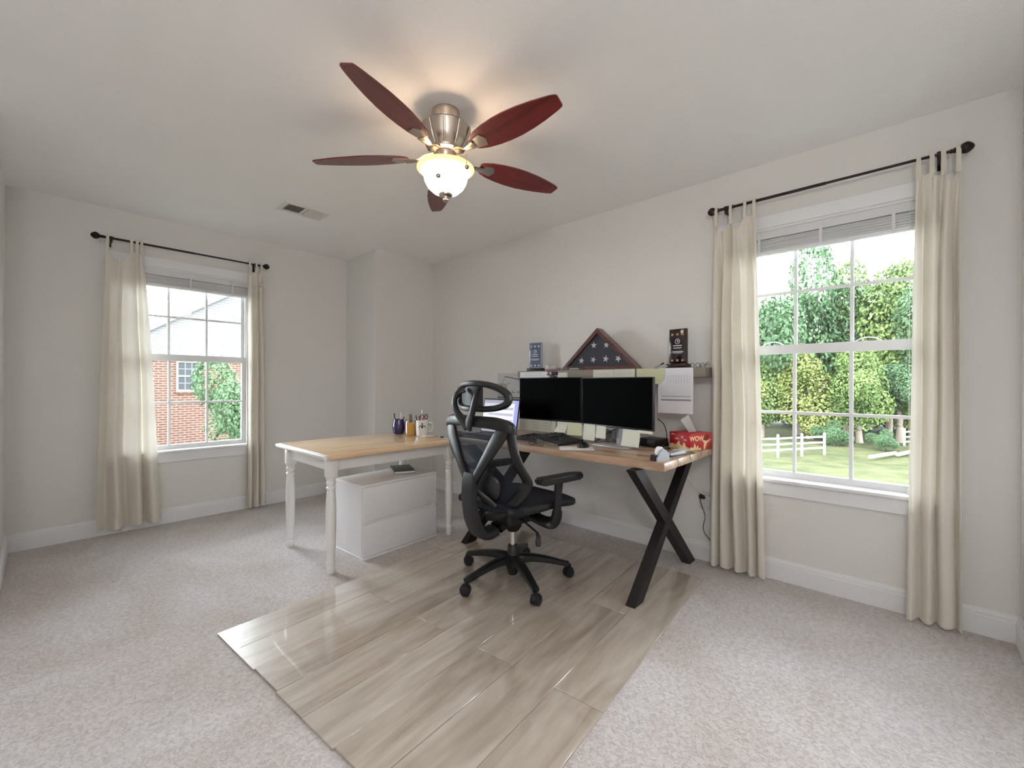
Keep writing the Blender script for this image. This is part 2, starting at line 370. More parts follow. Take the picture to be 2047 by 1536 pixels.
# ------------------------------------------------------------------ windows (local: x along wall, y outwards, z up)
def window(name, loc, rotz):
    w = semp(name, loc, rotz)
    c = 0.072
    for x0, x1 in ((-WW - c, -WW), (WW, WW + c)):
        struct('casing', G().rbox((x0, -0.018, WZ0), (x1, 0, WZ1 + c), 0.003), 'trim_white', w)
    struct('casing', G().rbox((-WW, -0.018, WZ1), (WW, 0, WZ1 + c), 0.003), 'trim_white', w)
    struct('window_sill', G().rbox((-WW - 0.09, -0.04, WZ0 - 0.018), (WW + 0.09, 0.05, WZ0 + 0.002), 0.005), 'trim_white', w)
    struct('apron', G().rbox((-WW - c, -0.018, WZ0 - 0.095), (WW + c, 0, WZ0 - 0.018), 0.003), 'trim_white', w)
    for sx in (-1, 1):
        struct('jamb', G().box((min(sx * WW, sx * (WW - 0.012)), 0, WZ0), (max(sx * WW, sx * (WW - 0.012)), T, WZ1)), 'trim_white', w)
    struct('jamb', G().box((-WW + 0.012, 0, WZ1 - 0.012), (WW - 0.012, T, WZ1)), 'trim_white', w)
    f = G(); a = WW - 0.012; b = a - 0.022
    f.box((-a, 0.05, WZ0), (-b, 0.125, WZ1 - 0.012)).box((b, 0.05, WZ0), (a, 0.125, WZ1 - 0.012)).box((-b, 0.05, WZ1 - 0.04), (b, 0.125, WZ1 - 0.012)).box((-b, 0.05, WZ0), (b, 0.125, WZ0 + 0.006))
    struct('window_frame', f, 'vinyl_white', w)
    def sash(z0, z1, y, bot, top):
        s = w; st = 0.026
        g = G().box((-b, y, z0), (-b + st, y + 0.026, z1)).box((b - st, y, z0), (b, y + 0.026, z1))
        g.box((-b + st, y, z0), (b - st, y + 0.026, z0 + bot)).box((-b + st, y, z1 - top), (b - st, y + 0.026, z1))
        so = struct('sash', g, 'vinyl_white', w)
        gx = b - st; c3 = 2 * gx / 3; zm = (z0 + bot + z1 - top) / 2; mw = 0.0085
        zb, zt = z0 + bot, z1 - top
        for k in (1, 2):
            x = -gx + c3 * k
            struct('muntin', G().box((x - mw, y + 0.006, zb), (x + mw, y + 0.02, zt)), 'vinyl_white', so)
        struct('muntin', G().box((-gx, y + 0.0075, zm - mw), (gx, y + 0.0185, zm + mw)), 'vinyl_white', so)
        pm = None
        for k in range(3):
            for (za, zc) in ((zb, zm - mw), (zm + mw, zt)):
                xa, xc = -gx + c3 * k + mw * (k > 0), -gx + c3 * (k + 1) - mw * (k < 2)
                struct('pane', G().box((xa, y + 0.011, za), (xc, y + 0.015, zc)), 'pane_glass', so)
        return so
    sash(1.335, 2.02, 0.088, 0.034, 0.03)
    lo = sash(WZ0 + 0.006, 1.366, 0.056, 0.032, 0.052)
    for x in (-0.24, 0.2):
        part('sash_lock', G().sweep([(x - 0.055, 0.068, 1.366), (x - 0.03, 0.066, 1.381), (x, 0.065, 1.386), (x + 0.03, 0.066, 1.381), (x + 0.055, 0.068, 1.366)], (0.008, 0.003), 8), 'vinyl_white', lo)
    return w
window('window_1', (WLC, Y0, 0), 0)
window('window_2', (X0, WRC, 0), -PI / 2)

# ------------------------------------------------------------------ raised blinds
def blind(loc, rotz, label, cord_side):
    b = thing('window_blind', label, 'blind', loc, rotz, 'raised window blinds')
    hw = WW - 0.014
    part('head_rail', G().rbox((-hw, 0.004, 1.995), (hw, 0.046, 2.043), 0.003), 'blind_white', b)
    rnd = random.Random(3)
    for k in range(13):
        z = 1.992 - 0.0050 * (k + 1); dy = rnd.uniform(-0.002, 0.002); tl = rnd.uniform(-0.0012, 0.0012)
        g = G(); m = 6
        v = []; f = []
        for i in range(m + 1):
            y = -0.0005 + 0.05 * i / m; zz = z + 0.0008 * (1 - (2 * i / m - 1) ** 2)
            v += [(-hw, y + dy, zz + tl), (hw, y + dy, zz - tl)]
        f = [(2 * i, 2 * i + 1, 2 * i + 3, 2 * i + 2) for i in range(m)]
        n = len(v); v += [(x, y, zz - 0.0034) for x, y, zz in v]
        f += [tuple(q + n for q in reversed(h)) for h in f]
        f += [(0, 1, n + 1, n), (2 * m, n + 2 * m, n + 2 * m + 1, 2 * m + 1)]
        part('slat', g.add(v, f), 'blind_white', b)
    part('bottom_rail', G().rbox((-hw, 0.0, 1.906), (hw, 0.05, 1.924), 0.004), 'blind_white', b)
    for x in (-0.3, 0.0, 0.3):
        part('ladder_tape', G().box((x - 0.007, -0.0035, 1.91), (x + 0.007, -0.002, 2.02)), 'blind_white', b)
    cx = cord_side * 0.36
    for dx in (0, 0.012):
        part('lift_cord', G().sweep([(cx + dx, -0.006, 1.99), (cx + dx, -0.008, 1.5), (cx + dx * 0.7, -0.006, 1.0), (cx + dx * 0.4, -0.004, 0.68), (cx + 0.004, -0.006, 0.63)], 0.0012, 6, up=(0, 1, 0)), 'cord_white', b)
    part('tassel', G().lathe([(0.003, 0.632), (0.009, 0.61), (0.009, 0.592), (0.002, 0.589)], 10, (cx + 0.004, -0.008)), 'cord_white', b)
    return b
blind((WLC, Y0, 0), 0, 'white slatted blind pulled up at the window facing the brick house', -1)
blind((X0, WRC, 0), -PI / 2, 'white slatted blind pulled up at the window facing the trees and lawn', 1)

# ------------------------------------------------------------------ curtain rods and curtains (same local axes)
ROD_Y, ROD_Z = -0.08, 2.20
def rod(loc, rotz, xa, xb, label, z):
    r = thing('curtain_rod', label, 'curtain rod', loc, rotz, 'dark curtain rods')
    part('rod', G().cyl((xa + 0.05, ROD_Y, z), ((xa + xb) / 2 + 0.03, ROD_Y, z), 0.0085).cyl(((xa + xb) / 2, ROD_Y, z), (xb - 0.05, ROD_Y, z), 0.0068), 'rod_bronze', r)
    for s, x in ((1, xa), (-1, xb)):
        q = Matrix.Translation((x, ROD_Y, z)) @ Matrix.Rotation(s * PI / 2, 4, 'Y')
        part('finial', G().lathe([(0.002, -0.004), (0.012, 0.0), (0.0225, 0.012), (0.026, 0.022), (0.022, 0.034), (0.012, 0.046), (0.008, 0.052), (0.013, 0.058), (0.0095, 0.064), (0.0095, 0.075)], 14, mtx=q), 'rod_bronze', r)
        bx = x + s * 0.105
        g = G().box((bx - 0.008, -0.004, z - 0.05), (bx + 0.008, 0, z + 0.02)).box((bx - 0.007, ROD_Y, z - 0.028), (bx + 0.007, -0.004, z - 0.018))
        g.box((bx - 0.007, ROD_Y - 0.014, z - 0.034), (bx + 0.007, ROD_Y + 0.014, z - 0.008)).cyl((bx - 0.012, ROD_Y, z), (bx + 0.012, ROD_Y, z), 0.0135)
        part('bracket', g, 'rod_bronze', r)
    return r
rod((0, Y0, 0), 0, 0.236, 1.408, 'dark bronze curtain rod above the window facing the brick house', 2.20)
rod((X0, 0, 0), -PI / 2, -0.905, 0.228, 'dark bronze curtain rod above the window facing the trees', 2.205)
def curtain(loc, rotz, xt, xb, zbot, tabs, nf, seed, label, sags, A=0.026, amp_top=0.5, flip=None):
    c = thing('curtain', label, 'curtain', loc, rotz, 'cream tab-top curtains')
    rnd = random.Random(seed); ph = [rnd.uniform(0, 6.28) for _ in range(6)]
    nc, nr = 110, 64; ztop = 2.142; v = []
    def sag(s):
        for k in range(len(tabs) - 1):
            a, b = tabs[k], tabs[k + 1]
            if a <= s <= b:
                t = (s - a) / (b - a); return sags[k] * (1 - (2 * t - 1) ** 2) ** 0.8
        return 0.0
    for j in range(nr + 1):
        t = j / nr
        for i in range(nc + 1):
            s = i / nc; sg = sag(s)
            te = t ** 1.0; ease = min(1, t / 0.25); e2 = ease * ease * (3 - 2 * ease)
            x0 = xt[0] + (xb[0] - xt[0]) * t ** 0.8; x1 = xt[1] + (xb[1] - xt[1]) * t ** 0.8
            wob = s + 0.018 * math.sin(2 * PI * (1.3 * s + 0.5 * t) + ph[0]) + 0.012 * math.sin(2 * PI * 2.1 * t + ph[1]) * s * (1 - s) * 4
            fold = math.sin(2 * PI * nf * wob + ph[2]) + 0.22 * math.sin(2 * PI * nf * 1.7 * wob + ph[3] + 1.2 * t)
            amp = A * (amp_top + (1 - amp_top) * e2) * (1 + 0.25 * math.sin(3 * t + ph[4]))
            y = ROD_Y + amp * fold
            near = max(0, 1 - t / 0.12)
            y = y * (1 - near * 0.6) + (ROD_Y - 0.012 - sg * 0.55) * near * 0.6
            x = x0 + (x1 - x0) * s + 0.006 * math.cos(2 * PI * nf * wob + ph[2]) * e2
            z = (ztop - sg * 1.0) * (1 - t) + zbot * t + 0.006 * math.sin(2 * PI * nf * wob + ph[5]) * t
            y = min(y, -0.022)
            v.append((x, y, z))
    f = [(j * (nc + 1) + i, j * (nc + 1) + i + 1, (j + 1) * (nc + 1) + i + 1, (j + 1) * (nc + 1) + i) for j in range(nr) for i in range(nc)]
    part('cloth', G().add(v, f), 'curtain_cream', c, smooth=80)
    for s in tabs:
        x = xt[0] + (xt[1] - xt[0]) * min(max(s, 0.02), 0.98)
        y0 = ROD_Y - 0.02
        g = G().sweep([(x, y0 + 0.004, 2.10), (x, y0, 2.14), (x, ROD_Y - 0.0175, 2.19), (x, ROD_Y - 0.011, 2.216), (x, ROD_Y + 0.004, 2.2215), (x, ROD_Y + 0.0175, 2.2), (x, ROD_Y + 0.006, 2.155), (x, y0 + 0.006, 2.11)], (0.0085, 0.0012), 8, up=(0, 1, 0))
        part('tab', g, 'curtain_cream', c)
    if flip:
        x0, z0 = flip
        g = G().add([(x0, -0.088, z0), (x0 + 0.055, -0.092, z0 - 0.055), (x0 + 0.02, -0.118, z0 - 0.005), (x0 + 0.035, -0.094, z0 + 0.06)], [(0, 1, 2), (0, 2, 3), (2, 1, 3)])
        part('folded_flap', g, 'curtain_cream', c)
    return c
curtain((0, Y0, 0), 0, (0.318, 0.518), (0.258, 0.630), 0.055, [0.02, 0.68, 0.84, 0.97], 3.2, 5, 'cream tab-top curtain left of the window facing the brick house', [0.11, 0.02, 0.04], 0.036)
curtain((0, Y0, 0), 0, (1.236, 1.352), (1.226, 1.380), 0.025, [0.1, 0.55, 0.9], 3.0, 8, 'narrow cream tab-top curtain bunched right of the window facing the brick house', [0.02, 0.02], 0.03, flip=(1.31, 2.02))
curtain((X0, 0, 0), -PI / 2, (-0.862, -0.640), (-0.878, -0.588), 0.02, [0.03, 0.4, 0.75, 0.97], 4.2, 12, 'cream tab-top curtain hanging beside the desk', [0.08, 0.085, 0.02], 0.032)
curtain((X0, 0, 0), -PI / 2, (0.042, 0.188), (0.018, 0.202), 0.02, [0.05, 0.36, 0.62, 0.95], 3.0, 21, 'cream tab-top curtain at the far right edge of the room', [0.02, 0.04, 0.08], 0.03)

# ------------------------------------------------------------------ ceiling vent
v = thing('ceiling_vent', 'white louvred air vent on the ceiling', 'vent', (1.335, 3.366, CE), 0)
a, b = 0.165, 0.10
g = G().rbox((-a, -b, -0.008), (a, -b + 0.032, 0), 0.002).rbox((-a, b - 0.032, -0.008), (a, b, 0), 0.002).rbox((-a, -b + 0.032, -0.008), (-a + 0.036, b - 0.032, 0), 0.002).rbox((a - 0.036, -b + 0.032, -0.008), (a, b - 0.032, 0), 0.002).rbox((-0.01, -b + 0.032, -0.008), (0.01, b - 0.032, 0), 0.002)
part('frame', g, 'vent_white', v)
part('duct_backing', G().box((-a + 0.03, -b + 0.03, -0.001), (a - 0.03, b - 0.03, 0.0)), 'vent_dark', v)
for side in (-1, 1):
    for k in range(9):
        x = side * (0.018 + 0.0125 * k + 0.006)
        q = Matrix.Translation((x, 0, -0.005)) @ Matrix.Rotation(side * 0.75, 4, 'Y')
        part('louvre', G().box((-0.006, -b + 0.034, -0.0006), (0.006, b - 0.034, 0.0006)).xf(q), 'vent_white', v)
part('damper_lever', G().box((0.125, -0.055, -0.016), (0.14, -0.05, -0.006)), 'vent_white', v)
for x in (-0.148, 0.148): part('screw', G().lathe([(0.004, 0.0), (0.004, -0.0095), (0.001, -0.0105)], 8, (x, 0)), 'vent_white', v)

# ------------------------------------------------------------------ ceiling fan
FX, FY = 1.31, 1.632
fan = thing('ceiling_fan', 'ceiling fan with five mahogany blades, brushed nickel motor and lit glass bowl', 'ceiling fan', (FX, FY, CE))
part('canopy', G().lathe([(0.066, 0), (0.066, -0.012), (0.062, -0.02), (0.062, -0.04), (0.057, -0.05), (0.04, -0.056)], 32), 'nickel', fan)
part('neck', G().lathe([(0.03, -0.05), (0.03, -0.075)], 24), 'nickel', fan)
part('motor_housing', G().lathe([(0.03, -0.062), (0.085, -0.068), (0.115, -0.078), (0.121, -0.086), (0.118, -0.092), (0.112, -0.105), (0.103, -0.14), (0.092, -0.165), (0.078, -0.18), (0.074, -0.186), (0.074, -0.192), (0.066, -0.198), (0.03, -0.2)], 40), 'nickel', fan)
for k in range(10):
    an = 2 * PI * k / 10 + 0.2
    g = G().sweep([(0.122, 0, -0.088), (0.113, 0, -0.115), (0.101, 0, -0.15), (0.083, 0, -0.182)], (0.006, 0.003), 8, up=(1, 0, 0))
    part('housing_rib', g.xf(Matrix.Rotation(an, 4, 'Z')), 'nickel', fan)
part('switch_cup', G().lathe([(0.044, -0.195), (0.05, -0.203), (0.047, -0.228), (0.04, -0.236)], 32), 'nickel', fan)
part('fitter', G().lathe([(0.016, -0.235), (0.016, -0.262), (0.012, -0.272), (0.012, -0.30)], 16).cyl((0, 0, -0.268), (0.126, 0, -0.280), 0.003, n=6).cyl((0, 0, -0.268), (-0.063, 0.109, -0.280), 0.003, n=6).cyl((0, 0, -0.268), (-0.063, -0.109, -0.280), 0.003, n=6), 'nickel', fan)
# glass bowl, open at the top
bo = part('glass_bowl', G().lathe([(0.122, -0.283), (0.113, -0.292), (0.107, -0.303), (0.104, -0.318), (0.099, -0.338), (0.086, -0.362), (0.064, -0.383), (0.035, -0.397), (0.012, -0.402)], 40, cap=False), 'lamp_glass', fan, 'lit frosted white glass bowl', smooth=60)
part('bowl_lining', G().lathe([(0.119, -0.283), (0.110, -0.292), (0.104, -0.303), (0.101, -0.318), (0.096, -0.338), (0.083, -0.360), (0.061, -0.380), (0.033, -0.394), (0.012, -0.399)], 40, cap=False), 'white_ceramic', bo, smooth=60)  # unlit inner shell, added to keep the bowl's glow off the ceiling
part('bowl_rim', G().lathe([(0.119, -0.281), (0.131, -0.272), (0.137, -0.273), (0.138, -0.277), (0.130, -0.283), (0.122, -0.288), (0.119, -0.281)], 40, cap=False), 'lamp_rim', bo)
part('finial', G().lathe([(0.012, -0.392), (0.034, -0.396), (0.032, -0.404), (0.017, -0.411), (0.014, -0.420), (0.016, -0.426), (0.008, -0.434), (0.001, -0.436)], 20), 'nickel', fan)
bl = [(0.186, 0.026), (0.20, 0.038), (0.24, 0.053), (0.30, 0.064), (0.36, 0.0695), (0.42, 0.070), (0.49, 0.064), (0.56, 0.053), (0.615, 0.041), (0.642, 0.034), (0.653, 0.028)]
outline = bl + [(0.659, -0.018), (0.655, -0.026)] + [(x - 0.006, -y) for x, y in reversed(bl[:-1])]
blade_me = None; iron_me = None; plate_me = None
for k in range(5):
    an = math.radians(-88 + 72 * k); R = Matrix.Rotation(an, 4, 'Z')
    tilt = Matrix.Translation((0, 0, -0.222)) @ Matrix.Rotation(math.radians(-12), 4, 'X')
    if k == 0:
        bobj = part('blade', G().prism(outline, 0, 0.006).xf(tilt), 'mahogany', fan)
        g = G().sweep([(0.06, 0, -0.197), (0.10, 0.0, -0.206), (0.135, 0, -0.226), (0.17, 0, -0.2295), (0.2, 0, -0.228)], [(0.012, 0.005), (0.011, 0.005), (0.012, 0.004), (0.02, 0.003), (0.026, 0.003)], 10)
        iobj = part('blade_iron', g, 'nickel', fan)
        pobj = part('iron_plate', G().prism([(0.185, 0.022), (0.25, 0.034), (0.268, 0.0), (0.25, -0.034), (0.185, -0.022)], -0.004, -0.0003).xf(tilt), 'nickel', iobj)
        bobj.rotation_euler = (0, 0, an); iobj.rotation_euler = (0, 0, an)
    else:
        o = dpart('blade', bobj, fan, rot=(0, 0, an)); i2 = dpart('blade_iron', iobj, fan, rot=(0, 0, an)); dpart('iron_plate', pobj, i2)
for (ax, ay, z1) in ((-0.10, -0.06, -0.36), (0.0, -0.125, -0.31)):
    ch = part('pull_chain', G().cyl((ax * 0.6, ay * 0.6, -0.235), (ax, ay * 1.2, -0.255), 0.0012, n=6).cyl((ax, ay * 1.2, -0.255), (ax, ay * 1.2, z1), 0.0012, n=6), 'nickel', fan)
    part('chain_fob', G().lathe([(0.001, z1 + 0.004), (0.010, z1), (0.012, z1 - 0.006), (0.010, z1 - 0.012), (0.001, z1 - 0.016)], 12, (ax, ay * 1.2)), 'nickel', ch)
lt = bpy.data.lights.new('fan_bulb', 'POINT'); lt.energy = 3.6; lt.color = (1.0, 0.72, 0.48); lt.shadow_soft_size = 0.055
lo = bpy.data.objects.new('fan_bulb', lt); COL.objects.link(lo); lo.location = (FX, FY, CE - 0.366)

# ------------------------------------------------------------------ unseen fill light added behind the camera, built like a hall pendant
hl = thing('fill_globe', 'unseen fill light added behind the camera, shaped as a hanging white globe', 'fill light', (-0.42, -0.42, CE))
part('canopy', G().lathe([(0.06, 0), (0.06, -0.012), (0.045, -0.025), (0.008, -0.028)], 28), 'nickel', hl)
part('cord', G().cyl((0, 0, -0.025), (0, 0, -0.40), 0.004, n=8), 'nickel', hl)
part('globe', G().ball((0, 0, -0.53), 0.13, 24), 'fill_glow', hl, 'glowing globe of the added fill light', smooth=80)

# ================================================================== FURNITURE
# ------------------------------------------------------------------ plank mat under the chair
MA = math.radians(4.3)
mt = thing('plank_mat', 'glossy wood plank floor mat lying on the carpet under the chair', 'floor mat', (0.534, 2.274, 0.0), MA)
PW, PH, PF = 0.1962, 0.645, 1.29
rnd = random.Random(4)
def plank(x0, x1, row):
    y1 = -row * PW - 0.0012; y0 = -(row + 1) * PW + 0.0012
    dz = rnd.uniform(-0.0008, 0.0008)
    o = part('plank', G().rbox((-(x1 - x0) / 2, -(y1 - y0) / 2, 0), ((x1 - x0) / 2, (y1 - y0) / 2, 0.009 + dz), 0.0008, 1), 'oak_plank', mt)
    o.location = ((x0 + x1) / 2, (y0 + y1) / 2, 0.0)
for r in range(8):
    a = PF if r % 2 == 0 else PH
    jit = rnd.uniform(-0.006, 0.006)
    plank(jit * 0.6, a - 0.001, r); plank(a + 0.001, PH + PF + jit, r)

# ------------------------------------------------------------------ white-legged table
t = thing('side_table', 'wooden-top table with white turned legs', 'table', (0, 0, 0))
TX0, TX1, TY0, TY1, TZ = 1.095, 2.135, 2.455, 3.235, 0.713
def rounded_slab(x0, x1, y0, y1, z0, z1, r):
    return G().rbox((x0, y0, z0), (x1, y1, z1), r, 3)
part('table_top', rounded_slab(TX0 + 0.022, TX1 - 0.022, TY0, TY1, TZ - 0.026, TZ, 0.006), 'beech_top', t)
for x0, x1 in ((TX0, TX0 + 0.0225), (TX1 - 0.0225, TX1)):
    part('end_edge', G().rbox((x0, TY0 + 0.0005, TZ - 0.0258), (x1, TY1 - 0.0005, TZ - 0.0004), 0.008, 3), 'white_paint', t, 'white painted end edge')
LX = (1.165, 2.065); LY = (2.525, 3.145)
ap = 0.075
for y in LY: part('apron', G().box((LX[0], y - 0.011, TZ - 0.026 - ap), (LX[1], y + 0.011, TZ - 0.026)), 'white_paint', t)
for x in LX: part('apron', G().box((x - 0.011, LY[0], TZ - 0.026 - ap), (x + 0.011, LY[1], TZ - 0.026)), 'white_paint', t)
prof = [(0.0, 0.0), (0.020, 0.0), (0.023, 0.012), (0.025, 0.03), (0.024, 0.045), (0.020, 0.052), (0.024, 0.058), (0.024, 0.066), (0.020, 0.072), (0.022, 0.09), (0.026, 0.15), (0.029, 0.26), (0.030, 0.36), (0.028, 0.44), (0.025, 0.485), (0.021, 0.497), (0.028, 0.503), (0.028, 0.512), (0.021, 0.520), (0.026, 0.532), (0.028, 0.545), (0.022, 0.556), (0.029, 0.563), (0.029, 0.572), (0.02, 0.577)]
leg = G().lathe(prof, 20).rbox((-0.029, -0.029, 0.574), (0.029, 0.029, TZ - 0.026), 0.003)
lo_ = None
for x in LX:
    for y in LY:
        lo_ = part('leg', leg, 'white_paint', t, loc=(x, y, 0)) if lo_ is None else dpart('leg', lo_, t, (x, y, 0))

# ------------------------------------------------------------------ white two-drawer cabinet
c = thing('drawer_cabinet', 'white two-drawer cabinet standing under the wooden-top table', 'cabinet', (1.381, 2.545, 0), math.radians(2.5))
CW, CD, CH = 0.605, 0.36, 0.478
g = G().box((0, 0.018, 0.012), (0.012, CD, CH - 0.014)).box((CW - 0.012, 0.018, 0.012), (CW, CD, CH - 0.014)).box((0.012, CD - 0.01, 0.012), (CW - 0.012, CD, CH - 0.014)).box((0.012, 0.02, 0.21), (CW - 0.012, CD - 0.01, 0.228)).box((0.012, 0.02, 0.014), (CW - 0.012, CD - 0.01, 0.03))
part('body', g, 'white_laminate', c)
part('rail', G().box((0.006, 0.011, 0.2225), (CW - 0.002, 0.0195, 0.2425)), 'white_laminate', c)
part('top_panel', G().rbox((0, 0, CH - 0.0145), (CW, CD, CH), 0.002), 'white_laminate', c)
part('plinth', G().rbox((-0.004, -0.006, 0), (CW + 0.004, CD, 0.0125), 0.002), 'white_laminate', c)
part('drawer_front', G().rbox((0.006, 0.0, 0.243), (CW - 0.002, 0.018, CH - 0.016), 0.003), 'white_laminate', c)
part('drawer_front', G().rbox((0.006, 0.0, 0.0155), (CW - 0.002, 0.018, 0.222), 0.003), 'white_laminate', c)
b = thing('notebook', 'green covered notebook lying on top of the white cabinet', 'notebook', (1.835, 2.79, CH), math.radians(65))
part('pages', G().box((-0.125, -0.068, 0.002), (0.125, 0.074, 0.016)), 'paper', b)
part('cover', G().rbox((-0.128, -0.072, 0.016), (0.128, 0.076, 0.0185), 0.001).rbox((-0.128, -0.072, 0), (0.128, 0.076, 0.002), 0.0008).rbox((-0.128, 0.074, 0.0), (0.128, 0.0765, 0.0185), 0.001), 'green_cover', b)

# ------------------------------------------------------------------ desk with X legs
DX0, DX1, DY0, DY1, DZ = 2.055, 2.765, 0.865, 2.435, 0.745
d = thing('desk', 'wooden desk with black steel X-shaped legs', 'desk', (0, 0, 0))
pl = [DX0, 2.235, 2.41, 2.59, DX1]
for i in range(4):
    part('plank', G().rbox((pl[i], DY0, DZ - 0.042), (pl[i + 1], DY1, DZ), 0.004 if i in (0, 3) else 0.0015, 2), 'acacia_top', d)
def bar(p0, p1, w, h):   # bar in an x-z plane, w along y, h across
    p0, p1 = Vector(p0), Vector(p1); dr = (p1 - p0).normalized(); n = Vector((dr.z, 0, -dr.x)) * (h / 2)
    # horizontal cuts at both ends
    k = h / 2 / abs(dr.z)
    pts = [(p0.x - k, p0.z), (p0.x + k, p0.z), (p1.x + k, p1.z), (p1.x - k, p1.z)]
    return G().prism(pts, p0.y - w / 2, p0.y + w / 2, 1)
for y in (1.015, 2.285):
    part('leg_bar', bar((2.045, y, 0.0101), (2.795, y, DZ - 0.047), 0.052, 0.064), 'black_steel', d)
    part('leg_bar', bar((2.795, y, 0.0), (2.045, y, DZ - 0.047), 0.050, 0.064), 'black_steel', d)
    part('mounting_plate', G().box((2.09, y - 0.04, DZ - 0.047), (2.77, y + 0.04, DZ - 0.0415)), 'black_steel', d)

# ------------------------------------------------------------------ office chair (local: x forwards, y left, z up)
ch = thing('office_chair', 'black mesh ergonomic office chair with headrest', 'office chair', (1.838, 1.668, 0.0101), 0)
MZ = 0.0101
ro = math.radians(-5)
def CR(g): return g.xf(Matrix.Translation((0, 0, -MZ)) @ Matrix.Rotation(ro, 4, 'Z'))
# base
part('hub', G().lathe([(0.024, 0.035), (0.034, 0.06), (0.042, 0.09), (0.044, 0.125), (0.034, 0.15), (0.03, 0.20), (0.027, 0.204)], 24).xf(Matrix.Translation((0, 0, -MZ))), 'black_plastic', ch)
part('gas_lift', G().cyl((0, 0, 0.19), (0, 0, 0.30), 0.0165, n=20).xf(Matrix.Translation((0, 0, -MZ))), 'chrome', ch, 'chrome gas lift column')
legp = None
for k in range(5):
    an = math.radians(99.6 + 72 * k)
    if legp is None:
        g = G().sweep([(0.02, 0, 0.112), (0.10, 0, 0.118), (0.2, 0, 0.104), (0.29, 0, 0.082), (0.325, 0, 0.074)], [(0.03, 0.03), (0.027, 0.022), (0.024, 0.018), (0.02, 0.015), (0.019, 0.014)], 12, square=0.6)
        legp = part('base_leg', g, 'black_plastic', ch)
        g = G()
        for s in (-1, 1):
            g.lathe([(0.002, 0), (0.018, 0), (0.0255, 0.003), (0.0275, 0.008), (0.0275, 0.014), (0.0255, 0.019), (0.018, 0.0215), (0.002, 0.0215)], 20, mtx=Matrix.Translation((0, s * 0.0145 - 0.0107, 0.0275)) @ Matrix.Rotation(-PI / 2, 4, 'X'))
        wh = part('caster', g, 'rubber', ch)
        hd = part('caster_hood', G().cyl((0.012, 0, 0.03), (0.012, 0, 0.072), 0.007, n=10).lathe([(0.002, -0.012), (0.0305, -0.012), (0.0305, 0.012), (0.002, 0.012)], 20, mtx=Matrix.Translation((0, 0, 0.0305)) @ Matrix.Rotation(PI / 2, 4, 'X')), 'black_plastic', wh)
        legp.rotation_euler = (0, 0, an)
        wh.location = (0.325 * math.cos(an), 0.325 * math.sin(an), 0.0); wh.rotation_euler = (0, 0, an + 0.8)
    else:
        dpart('base_leg', legp, ch, rot=(0, 0, an))
        w2 = dpart('caster', wh, ch, (0.325 * math.cos(an), 0.325 * math.sin(an), 0.0), (0, 0, an + [0, 2.4, -0.9, 0.5, 1.9][k]))
        dpart('caster_hood', hd, w2)
# seat: rounded slab with waterfall front
def seat():
    nx, ny = 26, 20; v = []; f = []
    def pt(i, j, top):
        u = i / nx; w = j / ny * 2 - 1
        x = -0.23 + 0.53 * u; hw = 0.245 + 0.012 * math.sin(PI * u)
        edge = max(0, (u - 0.8) / 0.2); rear = max(0, (0.12 - u) / 0.12)
        hw -= 0.06 * edge ** 3 + 0.05 * rear ** 2
        z = 0.502 - 0.035 * edge ** 2 + 0.015 * rear - 0.012 * (1 - w * w) * (1 - edge) - 0.016 * abs(w) ** 6
        if not top: z -= 0.05 - 0.026 * abs(w) ** 4 - 0.012 * edge
        return (x, hw * w, z)
    for top in (True, False):
        for i in range(nx + 1):
            for j in range(ny + 1): v.append(pt(i, j, top))
    n = (nx + 1) * (ny + 1); I = lambda i, j, k=0: k * n + i * (ny + 1) + j
    for i in range(nx):
        for j in range(ny):
            f.append((I(i, j), I(i + 1, j), I(i + 1, j + 1), I(i, j + 1))); f.append((I(i, j + 1, 1), I(i + 1, j + 1, 1), I(i + 1, j, 1), I(i, j, 1)))
    for i in range(nx):
        f.append((I(i, 0, 1), I(i + 1, 0, 1), I(i + 1, 0), I(i, 0))); f.append((I(i, ny), I(i + 1, ny), I(i + 1, ny, 1), I(i, ny, 1)))
    for j in range(ny):
        f.append((I(0, j), I(0, j + 1), I(0, j + 1, 1), I(0, j, 1))); f.append((I(nx, j + 1), I(nx, j), I(nx, j, 1), I(nx, j + 1, 1)))
    return G().add(v, f)
part('seat', CR(seat()), 'seat_mesh', ch, smooth=60)
rim = [(-0.225, 0.2), (-0.1, 0.252), (0.1, 0.26), (0.22, 0.25), (0.285, 0.19), (0.305, 0.0), (0.285, -0.19), (0.22, -0.25), (0.1, -0.26), (-0.1, -0.252), (-0.225, -0.2)]
part('seat_rim', CR(G().sweep([(x, y, 0.476 - 0.03 * max(0, (x - 0.15) / 0.15)) for x, y in rim], (0.016, 0.02), 10, square=0.8)), 'black_plastic', ch)
part('under_shell', CR(G().rbox((-0.16, -0.19, 0.42), (0.2, 0.19, 0.458), 0.018, 3).rbox((-0.12, -0.1, 0.345), (0.14, 0.1, 0.43), 0.02, 3).lathe([(0.03, 0.285), (0.05, 0.31), (0.06, 0.35)], 18)), 'black_plastic', ch)
part('tilt_lever', CR(G().cyl((-0.03, -0.09, 0.385), (-0.06, -0.25, 0.352), 0.006).sweep([(-0.06, -0.25, 0.352), (-0.075, -0.275, 0.338), (-0.085, -0.285, 0.315), (-0.09, -0.287, 0.295)], [(0.007, 0.007), (0.012, 0.008), (0.016, 0.008), (0.013, 0.007)], 10)), 'charcoal_plastic', ch)
part('height_lever', CR(G().cyl((0.05, 0.09, 0.385), (0.05, 0.27, 0.37), 0.006).rbox((0.03, 0.26, 0.362), (0.07, 0.3, 0.376), 0.004)), 'charcoal_plastic', ch)
